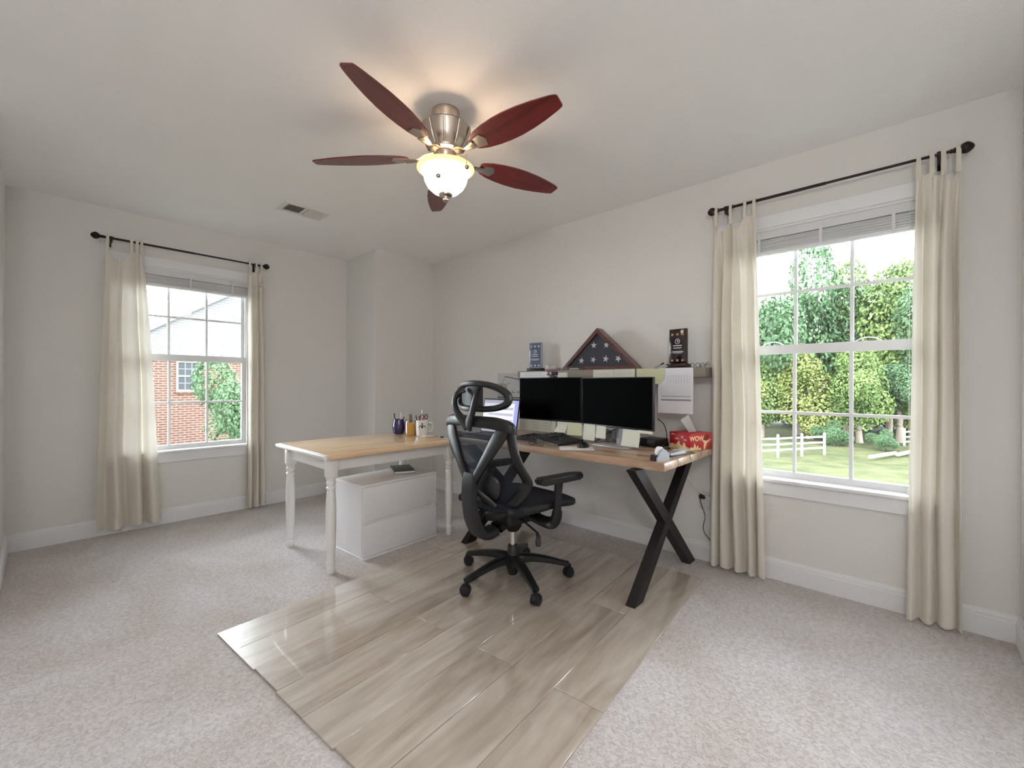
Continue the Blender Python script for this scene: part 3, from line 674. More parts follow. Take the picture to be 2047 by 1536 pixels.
# arms
for s in (-1, 1):
    post = G().sweep([(0.02, s * 0.12, 0.402), (0.03, s * 0.2, 0.385), (0.04, s * 0.262, 0.384), (0.05, s * 0.286, 0.41), (0.056, s * 0.29, 0.45)], [(0.035, 0.016), (0.035, 0.018), (0.034, 0.022), (0.034, 0.017), (0.032, 0.014)], 12, up=(0, s * 1.0, 0.35), square=0.6)
    post.sweep([(0.054, s * 0.29, 0.43), (0.058, s * 0.29, 0.52), (0.07, s * 0.29, 0.608)], [(0.03, 0.014), (0.024, 0.013), (0.028, 0.014)], 12, up=(0, 1, 0), square=0.6)
    po = part('armrest_post', CR(post), 'black_plastic', ch)
    pad = [(-0.085, -0.030), (-0.075, -0.042), (0.17, -0.046), (0.235, -0.032), (0.262, -0.004), (0.255, 0.022), (0.22, 0.038), (0.1, 0.046), (-0.075, 0.042), (-0.085, 0.03)]
    bm = bmesh.new(); vs = [bm.verts.new((x, s * y + s * 0.29, 0.607)) for x, y in pad]; fc = bm.faces.new(vs)
    ex = bmesh.ops.extrude_face_region(bm, geom=[fc]); bmesh.ops.translate(bm, verts=[e for e in ex['geom'] if isinstance(e, bmesh.types.BMVert)], vec=(0, 0, 0.034))
    bmesh.ops.bevel(bm, geom=bm.edges[:], offset=0.008, segments=3, affect='EDGES')
    part('armrest_pad', CR(G().bm(bm, Matrix.Translation((0, 0, 0.63)) @ Matrix.Rotation(math.radians(1.5), 4, 'Y') @ Matrix.Translation((0, 0, -0.63)))), 'black_plastic', ch, smooth=50)
# back
part('top_rail', CR(G().sweep([(-0.245, 0.262, 0.885), (-0.262, 0.255, 0.915), (-0.285, 0.18, 0.932), (-0.305, 0.08, 0.936), (-0.31, 0, 0.936), (-0.305, -0.08, 0.936), (-0.285, -0.18, 0.932), (-0.262, -0.255, 0.915), (-0.245, -0.262, 0.885)], [(0.02, 0.022), (0.024, 0.03), (0.021, 0.032), (0.02, 0.03), (0.02, 0.029), (0.02, 0.03), (0.021, 0.032), (0.024, 0.03), (0.02, 0.022)], 14, square=0.75)), 'black_plastic', ch)
for s in (-1, 1):
    g = G().sweep([(-0.268, s * 0.238, 0.915), (-0.285, s * 0.2, 0.86), (-0.298, s * 0.13, 0.76), (-0.305, s * 0.07, 0.675), (-0.307, s * 0.035, 0.625), (-0.307, s * 0.02, 0.58)], [(0.03, 0.014), (0.042, 0.014), (0.032, 0.014), (0.026, 0.014), (0.024, 0.016), (0.02, 0.018)], 12, up=(1, 0, 0), square=0.7)
    part('back_strut', CR(g), 'black_plastic', ch)
    g = G().sweep([(-0.256, s * 0.258, 0.905), (-0.238, s * 0.262, 0.80), (-0.20, s * 0.268, 0.71), (-0.15, s * 0.268, 0.635), (-0.152, s * 0.25, 0.585), (-0.178, s * 0.19, 0.51), (-0.2, s * 0.11, 0.448), (-0.215, s * 0.03, 0.42)], [(0.024, 0.018), (0.026, 0.018), (0.03, 0.017), (0.034, 0.016), (0.034, 0.016), (0.03, 0.016), (0.028, 0.016), (0.026, 0.018)], 12, up=(1, 0, 0), square=0.7)
    part('side_wing', CR(g), 'black_plastic', ch)
part('spine', CR(G().sweep([(-0.307, 0, 0.66), (-0.315, 0, 0.6), (-0.312, 0, 0.5), (-0.29, 0, 0.4), (-0.245, 0, 0.33), (-0.18, 0, 0.315), (-0.08, 0, 0.345)], [(0.05, 0.014), (0.056, 0.018), (0.058, 0.02), (0.058, 0.024), (0.056, 0.028), (0.05, 0.028), (0.045, 0.025)], 16, up=(1, 0, 0.3), square=0.55)), 'charcoal_plastic', ch)
part('upper_mesh', CR(G().add([(-0.27, 0.235, 0.91), (-0.29, 0, 0.925), (-0.27, -0.235, 0.91), (-0.292, -0.13, 0.76), (-0.3, -0.045, 0.655), (-0.3, 0.045, 0.655), (-0.292, 0.13, 0.76), (-0.297, 0, 0.78)], [(0, 1, 7, 6), (1, 2, 3, 7), (7, 3, 4), (7, 4, 5), (7, 5, 6)])), 'back_mesh', ch, 'see-through blue grey mesh')
v = []; f = []; nz, ny = 14, 14
for i in range(nz + 1):
    z = 0.46 + 0.41 * i / nz; hw = 0.08 + 0.165 * min(1, (i / nz) / 0.4) ** 0.8
    xe = -0.15 - 0.1 * max(0, (z - 0.63) / 0.24) - 0.04 * max(0, (0.6 - z) / 0.14)
    for j in range(ny + 1):
        w = j / ny * 2 - 1; v.append((xe - 0.045 * (1 - w * w), hw * w, z))
f = [(i * (ny + 1) + j, i * (ny + 1) + j + 1, (i + 1) * (ny + 1) + j + 1, (i + 1) * (ny + 1) + j) for i in range(nz) for j in range(ny)]
part('back_mesh', CR(G().add(v, f)), 'back_mesh', ch)
bm = bmesh.new(); bmesh.ops.create_uvsphere(bm, u_segments=24, v_segments=14, radius=1)
for vv in bm.verts:
    p = vv.co; y = math.copysign(abs(p.y) ** 0.7, p.y) * 0.125; z = math.copysign(abs(p.z) ** 0.75, p.z) * 0.085
    vv.co = (p.x * 0.022 - 0.232 + 0.9 * y * y * 2.2, y, z + 0.575)
part('lumbar_pad', CR(G().bm(bm)), 'black_plastic', ch, smooth=80)
part('lumbar_arm', CR(G().sweep([(-0.305, 0.02, 0.60), (-0.285, -0.04, 0.56), (-0.255, -0.09, 0.52), (-0.235, -0.12, 0.49)], (0.018, 0.01), 10, up=(1, 0, 0))), 'black_plastic', ch)
# headrest
ring = []
for k in range(25):
    a = 2 * PI * k / 24; y = 0.205 * math.copysign(abs(math.cos(a)) ** 0.8, math.cos(a)); z = 1.068 + 0.068 * math.copysign(abs(math.sin(a)) ** 0.85, math.sin(a)) - 0.012 * (y / 0.2) ** 2
    ring.append((-0.29 + 1.6 * y * y, y, z))
part('headrest_frame', CR(G().sweep(ring, (0.016, 0.024), 12, up=(1, 0, 0), sub=3, square=0.8)), 'black_plastic', ch)
part('headrest_shell', CR(G().add([(-0.292 + 1.6 * y * y - 0.006 * (1 - abs(y) / .1), y, z) for z in (1.005, 1.04, 1.09, 1.13) for y in (-0.075, -0.04, 0, 0.06, 0.12, 0.165)], [(i * 6 + j, i * 6 + j + 1, i * 6 + j + 7, i * 6 + j + 6) for i in range(3) for j in range(5)])), 'charcoal_plastic', ch, smooth=80)
part('headrest_mesh', CR(G().add([(-0.275 + 1.6 * y * y, y, z) for z in (1.0, 1.03, 1.07, 1.105, 1.135) for y in (-0.19, -0.12, -0.06, 0, 0.06, 0.12, 0.19)], [(i * 7 + j, i * 7 + j + 1, i * 7 + j + 8, i * 7 + j + 7) for i in range(4) for j in range(6)])), 'head_mesh', ch, smooth=80)
for s in (-1, 1):
    part('headrest_yoke', CR(G().sweep([(-0.325, 0, 0.905), (-0.335, s * 0.025, 0.935), (-0.35, s * 0.068, 0.985), (-0.35, s * 0.088, 1.04), (-0.33, s * 0.08, 1.085), (-0.3, s * 0.062, 1.102)], [(0.034, 0.013), (0.028, 0.013), (0.021, 0.012), (0.018, 0.012), (0.017, 0.011), (0.015, 0.01)], 12, up=(1, 0, 0), square=0.8)), 'black_plastic', ch)

# ================================================================== ON AND ABOVE THE DESK
SHX, SHZ = 2.70, 1.238
shf = thing('wall_shelf', 'taupe floating shelf on the wall above the monitors', 'shelf', (0, 0, 0))
part('board', G().rbox((SHX, 0.885, SHZ - 0.06), (X0, 2.40, SHZ), 0.002), 'shelf_taupe', shf)
def sheet(y0, y1, z0, z1, x, curl=0.0, skew=0.0, th=0.0008, n=8, bend=0.0):
    v = []
    for k in range(2):
        for i in range(n + 1):
            t = i / n
            for j in range(3):
                y = y0 + (y1 - y0) * j / 2 + skew * t; z = z1 + (z0 - z1) * t
                v.append((x - curl * t * t - bend * (j - 1) * t + (th if k else 0), y, z))
    m = (n + 1) * 3; f = []
    for i in range(n):
        for j in range(2):
            a = i * 3 + j; f.append((a, a + 1, a + 4, a + 3)); f.append((m + a + 3, m + a + 4, m + a + 1, m + a))
    for i in range(n):
        a = i * 3; f.append((a, a + 3, m + a + 3, m + a)); a += 2; f.append((a + 3, a, m + a, m + a + 3))
    for j in range(2):
        f.append((j + 1, j, m + j, m + j + 1)); a = n * 3 + j; f.append((a, a + 1, m + a + 1, m + a))
    return G().add(v, f)
def note(name, label, cat, m, y0, y1, z0, z1, x, curl=0.0, skew=0.0, lines=0, group=None, bend=0.0, ink='ink_soft'):
    o = thing(name, label, cat, (x, (y0 + y1) / 2, z0), 0, group)
    h = z1 - z0; w = y1 - y0
    part('sheet', sheet(-w / 2, w / 2, 0, h, 0, curl, skew, bend=bend), m, o, smooth=80)
    if lines:
        g = G()
        for k in range(lines):
            t = (k + 0.8) / (lines + 0.8); zz = h * (1 - t); xx = -curl * t * t - 0.0008; ln = w * (0.38 if k % 3 else 0.3)
            g.box((xx - 0.0003, -ln + skew * t, zz - 0.0012), (xx + 0.0003, ln + skew * t, zz + 0.0012))
        part('writing', g, ink, o)
    return o
XF = SHX - 0.0016
gN = 'papers and notes taped to the shelf edge'
note('paper_sheet', 'white paper strip taped to the shelf edge under the blue award', 'paper', 'paper', 2.07, 2.372, 1.165, 1.230, XF, lines=3, group=gN)
note('paper_sheet', 'small cream paper strip taped to the shelf edge beside the webcam', 'paper', 'sticky_pale', 1.893, 1.985, 1.165, 1.221, XF, group=gN)
note('sticky_note', 'pale sticky note on the shelf edge under the left half of the flag case', 'sticky note', 'sticky_pale', 1.50, 1.664, 1.165, 1.236, XF - 0.001, 0.004, lines=1, group=gN)
note('sticky_note', 'pale sticky note on the shelf edge under the right corner of the flag case', 'sticky note', 'sticky_pale', 1.34, 1.497, 1.168, 1.237, XF - 0.002, 0.006, lines=1, group=gN)
o = thing('sticky_note', 'large yellow note with a cut corner hanging from the shelf edge', 'sticky note', (XF - 0.004, 0, 0), 0, gN)
part('sheet', G().prism([(1.326, 1.237), (1.134, 1.234), (1.134, 1.175), (1.166, 1.134), (1.204, 1.134), (1.206, 1.165), (1.326, 1.165)], 0, 0.0008, 0), 'sticky_yellow', o)
o = thing('paper_sheet', 'long white printed sheet hanging from the shelf below the dark award', 'paper', (XF - 0.0015, 1.066, 0.949), 0, gN)
part('sheet', sheet(-0.111, 0.111, 0, 0.288, 0, 0.004), 'paper', o, smooth=80)
g = G(); rnd = random.Random(2)
for k in range(17):
    z = 0.272 - 0.0095 * k; g.box((-0.0016 - 0.004 * ((0.288 - z) / 0.288) ** 2, -0.098, z - 0.0004), (-0.0004 - 0.004 * ((0.288 - z) / 0.288) ** 2, 0.098 - (0.04 if k == 0 else 0), z + 0.0004))
for k in range(9):
    y = -0.09 + k * 0.017; g.box((-0.0022, y - 0.0003, 0.19), (-0.0004, y + 0.0003, 0.245))
part('table_lines', g, 'ink_soft', o)
g = G()
for z in (0.108, 0.088, 0.083): g.box((-0.0042, -0.098, z - 0.0012), (-0.0024, 0.09, z + 0.0012))
part('printed_line', g, 'ink', o)
# things on the shelf
fc = thing('flag_case', 'triangular wooden display case with a folded starred flag on the shelf', 'display case', (2.735, 1.66, SHZ), 0)
HB, HH = 0.325, 0.305
def tri(h): return [(-HB + h * 2.35, h), (HB - h * 2.35, h), (0, HH - h * 1.45)]
fr = G(); o3, i3 = tri(0), tri(0.026)
for k in range(3):
    a, b2 = o3[k], o3[(k + 1) % 3]; c3, d3 = i3[(k + 1) % 3], i3[k]
    fr.prism([a, b2, c3, d3], 0, 0.085, 0)
part('frame', fr, 'cherry_frame', fc, smooth=None)
part('back_board', G().prism(tri(0.01), 0.072, 0.08, 0), 'cherry_frame', fc)
fl = part('folded_flag', G().prism(tri(0.027), 0.024, 0.07, 0), 'navy_fabric', fc, 'navy blue folded flag')
part('front_glass', G().prism(tri(0.02), 0.008, 0.0105, 0), 'clear_glass', fc)
star = [((0.026 if k % 2 == 0 else 0.0105) * math.sin(PI * k / 5), (0.026 if k % 2 == 0 else 0.0105) * math.cos(PI * k / 5)) for k in range(10)]
so = None
for (y, z) in ((1.698, 1.42), (1.592, 1.417), (1.805, 1.31), (1.702, 1.314), (1.598, 1.316), (1.498, 1.314)):
    if so is None: so = part('star', G().prism(star, 0.0215, 0.0245, 0), 'star_white', fl, smooth=None, loc=(0, y - 1.66, z - SHZ))
    else: dpart('star', so, fl, (0, y - 1.66, z - SHZ), ((y * 7) % 0.5, 0, 0))
def award(label, loc, w, h, body, m_base, dots, rotz):
    a = thing('award_plaque', label, 'award', loc, rotz)
    part('base', G().rbox((-0.03, -w / 2 - 0.014, 0), (0.03, w / 2 + 0.014, 0.026), 0.003), m_base, a)
    part('edge_block', G().rbox((-0.012, -w / 2, 0.0255), (0.012, w / 2, 0.026 + h), 0.003), 'acrylic_edge' if body == 'award_blue' else body, a)
    pf = part('plaque_face', G().rbox((-0.0142, -w / 2 + 0.006, 0.034), (-0.0115, w / 2 - 0.006, 0.02 + h), 0.001), body, a)
    zc = 0.026 + h * 0.64; x = -0.0152
    q = Matrix.Translation((x, 0, zc)) @ Matrix.Rotation(PI / 2, 4, 'Y')
    part('emblem', G().lathe([(0.0135, -0.0008), (0.017, -0.0008), (0.017, 0.0008), (0.0135, 0.0008), (0.0135, -0.0008)], 20, cap=False, mtx=q).box((x - 0.0008, -0.006, zc - 0.005), (x + 0.0008, 0.002, zc + 0.007)), 'etch', pf)
    g = G()
    for fz, ln, th in ((0.52, 0.5, 0.0028), (0.455, 0.46, 0.0028), (0.36, 0.6, 0.0014), (0.335, 0.75, 0.0014), (0.31, 0.5, 0.0014)):
        z = 0.026 + h * fz; g.box((x - 0.0005, -w * ln / 2, z - th), (x + 0.0008, w * ln / 2, z + th))
    part('engraved_line', g, 'etch', pf)
    for fz, mm in ((0.84, dots[0]), (0.10, dots[1])):
        for k in (-1, 0, 1):
            z = 0.026 + h * fz
            part('ornament', G().rbox((x - 0.0006, k * w * 0.3 - 0.007, z - 0.007), (x + 0.0008, k * w * 0.3 + 0.007, z + 0.007), 0.0005), mm, pf)
    return a
award('blue clear-edged award plaque on a black base at the left end of the shelf', (2.785, 2.272, SHZ), 0.118, 0.215, 'award_blue', 'black_plastic', ('etch', 'etch'), math.radians(8))
award('dark brown award plaque with gold squares on the shelf near the curtain', (2.765, 1.072, SHZ), 0.116, 0.226, 'award_dark', 'award_dark', ('gold', 'gold'), math.radians(-6))
pk = thing('trinket_dish', 'pink trinket dish with a white knob beside the blue award', 'dish', (2.77, 2.085, SHZ))
part('dish', G().lathe([(0.03, 0), (0.062, 0.008), (0.068, 0.022), (0.064, 0.024), (0.05, 0.012), (0.01, 0.009)], 24), 'pink', pk)
part('knob', G().ball((-0.02, 0.045, 0.03), 0.014), 'white_ceramic', pk)
part('crumpled_tissue', G().ball((0.0, -0.01, 0.024), 0.03, sc=(1, 1.1, 0.5)), 'tissue_paper', pk)
gp = thing('glasses_case', 'clear plastic case holding small items in front of the flag case', 'case', (2.718, 1.855, SHZ))
part('shell', G().rbox((-0.016, -0.078, 0), (0.014, 0.078, 0.030), 0.012, 3), 'clear_glass', gp)
part('contents', G().rbox((-0.008, -0.05, 0.004), (0.008, 0.03, 0.016), 0.004), 'paper_grey', gp)
pn = thing('pen', 'grey pen lying on the shelf left of the dark award', 'pen', (2.75, 1.192, SHZ))
part('barrel', G().cyl((0.0, 0.034, 0.004), (0.0, -0.012, 0.026), 0.0042), 'grey_plastic', pn); part('cap', G().cyl((0, -0.012, 0.026), (0, -0.03, 0.0345), 0.0048), 'charcoal_plastic', pn)
fg = thing('spectacles', 'thin dark-framed spectacles folded on the right end of the shelf', 'glasses', (2.745, 0.955, SHZ))
q = Matrix.Translation((-0.01, 0.02, 0.014)) @ Matrix.Rotation(PI / 2, 4, 'Y')
part('frame', G().lathe([(0.013, -0.001), (0.0145, 0), (0.013, 0.001), (0.0115, 0), (0.013, -0.001)], 18, cap=False, mtx=q).lathe([(0.013, -0.001), (0.0145, 0), (0.013, 0.001), (0.0115, 0), (0.013, -0.001)], 18, cap=False, mtx=Matrix.Translation((0, -0.034, 0)) @ q).cyl((-0.01, 0.007, 0.016), (-0.01, -0.001, 0.016), 0.0012), 'cable_black', fg)
part('temple', G().cyl((-0.01, 0.033, 0.018), (0.0, 0.055, 0.03), 0.0013).cyl((-0.01, -0.047, 0.016), (0.005, -0.02, 0.004), 0.0013), 'cable_black', fg)
cl = thing('crystal_ornament', 'small clear crystal ornament with a dark twig at the shelf end', 'ornament', (2.735, 0.913, SHZ))
part('crystal', G().lathe([(0.012, 0), (0.02, 0.010), (0.016, 0.022), (0.004, 0.03)], 8), 'clear_glass', cl)
part('twig', G().sweep([(0, -0.012, 0.004), (-0.004, -0.02, 0.02), (-0.002, -0.034, 0.034)], 0.002, 6).sweep([(-0.003, -0.018, 0.014), (0, -0.03, 0.016), (0, -0.042, 0.022)], 0.0018, 6), 'bark', cl)
pb = thing('pinned_picture', 'grey sketch print pinned to the wall left of the monitors', 'picture', (X0 - 0.001, 2.665, 1.0))
part('sheet', G().box((-0.0012, -0.145, 0), (0, 0.15, 0.229)), 'paper_grey', pb)
g = G()
for (y0, z0, y1, z1, r) in ((0.12, 0.09, 0.055, 0.2, 0.0022), (0.055, 0.2, -0.14, 0.168, 0.004), (0.02, 0.135, -0.01, 0.142, 0.002), (0.03, 0.05, -0.14, 0.055, 0.001), (-0.02, 0.04, -0.045, 0.075, 0.002), (-0.03, 0.06, -0.06, 0.05, 0.0025), (-0.09, 0.07, -0.12, 0.045, 0.0025), (-0.1, 0.05, -0.13, 0.075, 0.002)):
    d2 = Vector((0, y1 - y0, z1 - z0)); n2 = Vector((0, -d2.z, d2.y)).normalized() * r
    g.add([(-0.0016, y0 + n2.y, z0 + n2.z), (-0.0016, y1 + n2.y, z1 + n2.z), (-0.0016, y1 - n2.y, z1 - n2.z), (-0.0016, y0 - n2.y, z0 - n2.z)], [(0, 1, 2, 3)])
part('drawing', g, 'ink', pb)
part('lower_edge', G().box((-0.0018, -0.145, 0), (-0.0012, 0.15, 0.012)), 'ink', pb)
note('paper_sheet', 'plain white sheet pinned on the wall below the grey sketch print', 'paper', 'paper', 2.53, 2.76, 0.77, 0.995, X0 - 0.002, 0.0)

# ------------------------------------------------------------------ monitors
def monitor(label, c, rotz, w, h, zb, foot=-0.07):
    m = thing('monitor', label, 'monitor', (c[0], c[1], DZ), rotz, 'black screened monitors')
    z0 = zb - DZ
    part('housing', G().rbox((0.0, -w / 2, z0), (0.022, w / 2, z0 + h), 0.004).rbox((0.02, -w * 0.3, z0 + h * 0.2), (0.05, w * 0.3, z0 + h * 0.8), 0.01), 'bezel', m)
    part('screen', G().box((-0.0008, -w / 2 + 0.006, z0 + 0.012), (0.001, w / 2 - 0.006, z0 + h - 0.006)), 'screen_black', m, 'black switched-off screen')
    part('chin', G().rbox((-0.0016, -w / 2 + 0.001, z0), (0.002, w / 2 - 0.001, z0 + 0.011), 0.0006), 'bezel', m)
    part('stand_post', G().rbox((0.05, -0.028, 0.004), (0.07, 0.028, z0 + h * 0.5), 0.006), 'silver_plastic', m)
    part('stand_foot', G().rbox((foot, -0.125, 0), (0.115, 0.125, 0.007), 0.003), 'silver_plastic', m)
    return m
monitor('left black monitor with a webcam on top', (2.462, 1.893, DZ), 0, 0.556, 0.312, 0.868, 0.03)
monitor('right black monitor turned towards the chair', (2.408, 1.333, DZ), math.radians(-10.5), 0.556, 0.316, 0.860)
wc = thing('webcam', 'small black webcam clipped on top of the left monitor', 'webcam', (2.458, 1.852, 1.1805))
part('body', G().rbox((-0.02, -0.042, 0.014), (0.012, 0.042, 0.042), 0.006, 3), 'smoke_plastic', wc)
part('lens', G().lathe([(0.003, 0), (0.0105, 0), (0.0105, 0.004), (0.007, 0.0045), (0.006, 0.002), (0.001, 0.002)], 18, mtx=Matrix.Translation((-0.019, 0.002, 0.028)) @ Matrix.Rotation(-PI / 2, 4, 'Y')), 'grey_plastic', wc)
part('clip', G().rbox((-0.008, -0.02, 0), (0.03, 0.02, 0.006), 0.002).cyl((0.002, 0.01, 0.004), (0, 0.008, 0.016), 0.004).cyl((0.002, -0.01, 0.004), (0, -0.008, 0.016), 0.004), 'black_plastic', wc)
# sticky notes hanging under the monitors
gS = 'sticky notes hanging under the monitors'
SN = [(2.075, 2.162, 0.790, 0.866, 0.002, 0.0, 0, 'sticky_pale', 'first pale sticky note from the left under the left monitor'),
      (1.972, 2.058, 0.788, 0.866, 0.006, 0.0, 3, 'sticky_pale', 'second sticky note from the left under the left monitor, with written lines'),
      (1.868, 1.968, 0.786, 0.866, 0.004, 0.0, 3, 'sticky_pale', 'third sticky note from the left under the left monitor'),
      (1.826, 1.864, 0.786, 0.866, 0.004, 0.0, 0, 'sticky_pale', 'narrow sticky note right of the third note under the left monitor'),
      (1.722, 1.806, 0.796, 0.866, 0.026, 0.012, 3, 'sticky_pale', 'strongly curled sticky note under the right end of the left monitor'),
      (1.605, 1.722, 0.782, 0.866, 0.008, 0.0, 0, 'sticky_yellow', 'yellower sticky note under the gap between the two monitors')]
for (y0, y1, z0, z1, cu, sk, ln, mm, lb) in SN:
    note('sticky_note', lb, 'sticky note', mm, y0, y1, z0, z1, 2.4605, cu, sk, ln, gS, bend=0.004)
def mon_note(t, w, z0, z1, cu, ln, lb):     # on the turned monitor, t along its width
    R = Matrix.Rotation(math.radians(-10.5), 3, 'Z'); p = R @ Vector((-0.0026, t, 0))
    o = note('sticky_note', lb, 'sticky note', 'sticky_pale', -w / 2, w / 2, z0, z1, 0, cu, 0.0, ln, gS, bend=0.003)
    o.location = (2.408 + p.x, 1.333 + p.y, z0); o.rotation_euler = (0, 0, math.radians(-10.5))
mon_note(0.205, 0.10, 0.763, 0.866, 0.012, 0, 'tall pale sticky note under the left end of the right monitor')
mon_note(0.105, 0.078, 0.785, 0.864, 0.006, 0, 'short pale sticky note second from the left under the right monitor')
mon_note(-0.13, 0.125, 0.760, 0.860, 0.018, 0, 'wide pale sticky note hanging in front of the right monitor stand')
mon_note(-0.228, 0.10, 0.846, 0.862, 0.003, 0, 'thin pale paper strip under the right end of the right monitor')

# ------------------------------------------------------------------ laptop, keyboard, mouse and desk clutter
lp = thing('laptop', 'open laptop with a bright lit screen behind the chair headrest', 'laptop', (2.27, 2.235, DZ), 0)
part('keyboard_deck', G().rbox((-0.205, -0.185, 0), (0.02, 0.185, 0.016), 0.004), 'charcoal_plastic', lp)
q = Matrix.Translation((0.018, 0, 0.012)) @ Matrix.Rotation(math.radians(10), 4, 'Y')
ld = part('lid', G().rbox((0, -0.185, 0), (0.007, 0.185, 0.268), 0.003).xf(q), 'bezel', lp)
part('screen', G().box((-0.0008, -0.14, 0.016), (0.0002, 0.177, 0.232)).xf(q), 'laptop_screen', ld, 'bright white screen')
part('screen_sidebar', G().box((-0.0008, -0.177, 0.016), (0.0002, -0.1405, 0.256)).xf(q), 'laptop_side', ld, 'blue strip on the screen')
part('screen_toolbar', G().box((-0.0008, -0.14, 0.2325), (0.0002, 0.177, 0.256)).xf(q), 'laptop_bar', ld, 'grey strip on the screen')
g = G()
for k in range(4): g.box((-0.0012, -0.13, 0.05 + 0.045 * k), (-0.0009, 0.12, 0.068 + 0.045 * k))
part('window_rows', g.xf(q), 'laptop_bar', ld)
kb = thing('keyboard', 'black curved ergonomic keyboard on the desk', 'keyboard', (2.345, 1.80, DZ), math.radians(-6))
v = []; f = []; nx, ny = 10, 24
def kz(u, w): return 0.012 + 0.012 * u + 0.020 * math.exp(-(w / 0.35) ** 2) * (0.4 + 0.6 * u)
for k in range(2):
    for i in range(nx + 1):
        for j in range(ny + 1):
            u = i / nx; w = j / ny * 2 - 1
            x = -0.13 + 0.245 * u - 0.028 * (w * w) * 1.0 + 0.02 * math.exp(-(w / .3) ** 2); y = 0.232 * w
            v.append((x, y, kz(u, w) if k == 0 else 0.0))
n = (nx + 1) * (ny + 1); I = lambda i, j, k=0: k * n + i * (ny + 1) + j
for i in range(nx):
    for j in range(ny): f += [(I(i, j), I(i + 1, j), I(i + 1, j + 1), I(i, j + 1)), (I(i, j + 1, 1), I(i + 1, j + 1, 1), I(i + 1, j, 1), I(i, j, 1))]
    f += [(I(i, 0, 1), I(i + 1, 0, 1), I(i + 1, 0), I(i, 0)), (I(i, ny), I(i + 1, ny), I(i + 1, ny, 1), I(i, ny, 1))]
for j in range(ny): f += [(I(0, j), I(0, j + 1), I(0, j + 1, 1), I(0, j, 1)), (I(nx, j + 1), I(nx, j), I(nx, j, 1), I(nx, j + 1, 1))]
part('body', G().add(v, f), 'black_plastic', kb, smooth=60)
kk = None
for r in range(5):
    for cidx in range(15):
        w = -0.9 + 1.8 * cidx / 14
        if abs(w) < 0.05: continue
        u = 0.42 + 0.115 * r; x = -0.13 + 0.245 * u - 0.028 * w * w + 0.02 * math.exp(-(w / .3) ** 2); y = 0.232 * w
        if kk is None: kk = part('key', G().rbox((-0.0085, -0.0085, 0), (0.0085, 0.0085, 0.006), 0.002, 1), 'charcoal_plastic', kb, loc=(x, y, kz(u, w) - 0.001))
        else: dpart('key', kk, kb, (x, y, kz(u, w) - 0.001))
ms = thing('computer_mouse', 'black computer mouse resting on white paper', 'mouse', (2.235, 1.447, DZ + 0.003), math.radians(12))
bm = bmesh.new(); bmesh.ops.create_uvsphere(bm, u_segments=20, v_segments=12, radius=1)
for vv in bm.verts: p = vv.co; vv.co = (p.x * 0.058, p.y * 0.034 * (1 - 0.12 * p.x), max(p.z, 0) * 0.034 * (1 - 0.25 * p.x))
part('shell', G().bm(bm), 'black_plastic', ms, smooth=80)
part('scroll_wheel', G().lathe([(0.001, -0.003), (0.008, -0.003), (0.008, 0.003), (0.001, 0.003)], 14, mtx=Matrix.Translation((0.033, 0, 0.0235)) @ Matrix.Rotation(PI / 2, 4, 'X')), 'grey_plastic', ms)
pp = thing('paper_stack', 'small stack of white papers under the mouse', 'papers', (2.165, 1.45, DZ), math.radians(38))
part('top_sheet', G().rbox((-0.075, -0.10, 0.0015), (0.075, 0.10, 0.0028), 0.0004), 'paper', pp)
part('bottom_sheet', G().rbox((-0.072, -0.094, 0), (0.08, 0.104, 0.0015), 0.0004), 'paper_grey', pp)
eg = thing('eyeglasses', 'dark rectangular eyeglasses lying in front of the keyboard', 'glasses', (2.085, 1.70, DZ), math.radians(-4))
g = G()
for s in (-1, 1):
    g.sweep([(0, s * 0.034 + 0.025 * cx_, 0.018 + 0.014 * cz_) for cx_, cz_ in ((-1, -0.8), (-1, 0.9), (0, 1), (1, 0.9), (1, -0.8), (0, -1), (-1, -0.8))], 0.0022, 6, up=(1, 0, 0), sub=4)
g.cyl((0, -0.009, 0.024), (0, 0.009, 0.024), 0.002)
part('frame', g, 'cable_black', eg)
for s in (-1, 1): part('temple', G().sweep([(0, s * 0.06, 0.026), (0.05, s * 0.058, 0.014), (0.085, s * 0.03, 0.003)], 0.0018, 6), 'cable_black', eg)
dk = thing('docking_box', 'small black electronics box behind the right monitor stand', 'electronics box', (2.60, 1.165, DZ), math.radians(-14))
part('case', G().rbox((-0.07, -0.062, 0), (0.07, 0.062, 0.05), 0.008, 3), 'black_plastic', dk)
part('front_panel', G().rbox((-0.0715, -0.05, 0.012), (-0.0695, 0.05, 0.036), 0.0006), 'bezel', dk)
def cable(label, pts, r=0.0028, m='cable_black', name='cable'):
    return solo(name, G().sweep(pts, r, 8, sub=8), m, label, 'cable')
cable('black cable looping over the desk beside the tissue box', [(2.64, 1.085, DZ + 0.02), (2.62, 1.075, DZ + 0.012), (2.57, 1.06, DZ + 0.006), (2.53, 1.03, DZ + 0.0035), (2.50, 1.06, DZ + 0.0035), (2.53, 1.095, DZ + 0.0035), (2.48, 1.10, DZ + 0.0035)])
cable('black cable arching down from the right monitor edge', [(2.43, 1.063, 0.93), (2.45, 1.035, 0.90), (2.47, 1.025, 0.84), (2.49, 1.04, 0.79), (2.53, 1.075, DZ + 0.012), (2.57, 1.10, DZ + 0.004)])
cable('black cable crossing the desk under the sticky notes', [(2.56, 1.57, DZ + 0.003), (2.51, 1.53, DZ + 0.003), (2.48, 1.49, DZ + 0.02), (2.52, 1.44, DZ + 0.07), (2.54, 1.40, DZ + 0.09), (2.55, 1.37, DZ + 0.1)])
hs = thing('headset', 'grey rounded headset lying behind the sticky notes of the right monitor', 'headset', (2.62, 1.475, DZ))
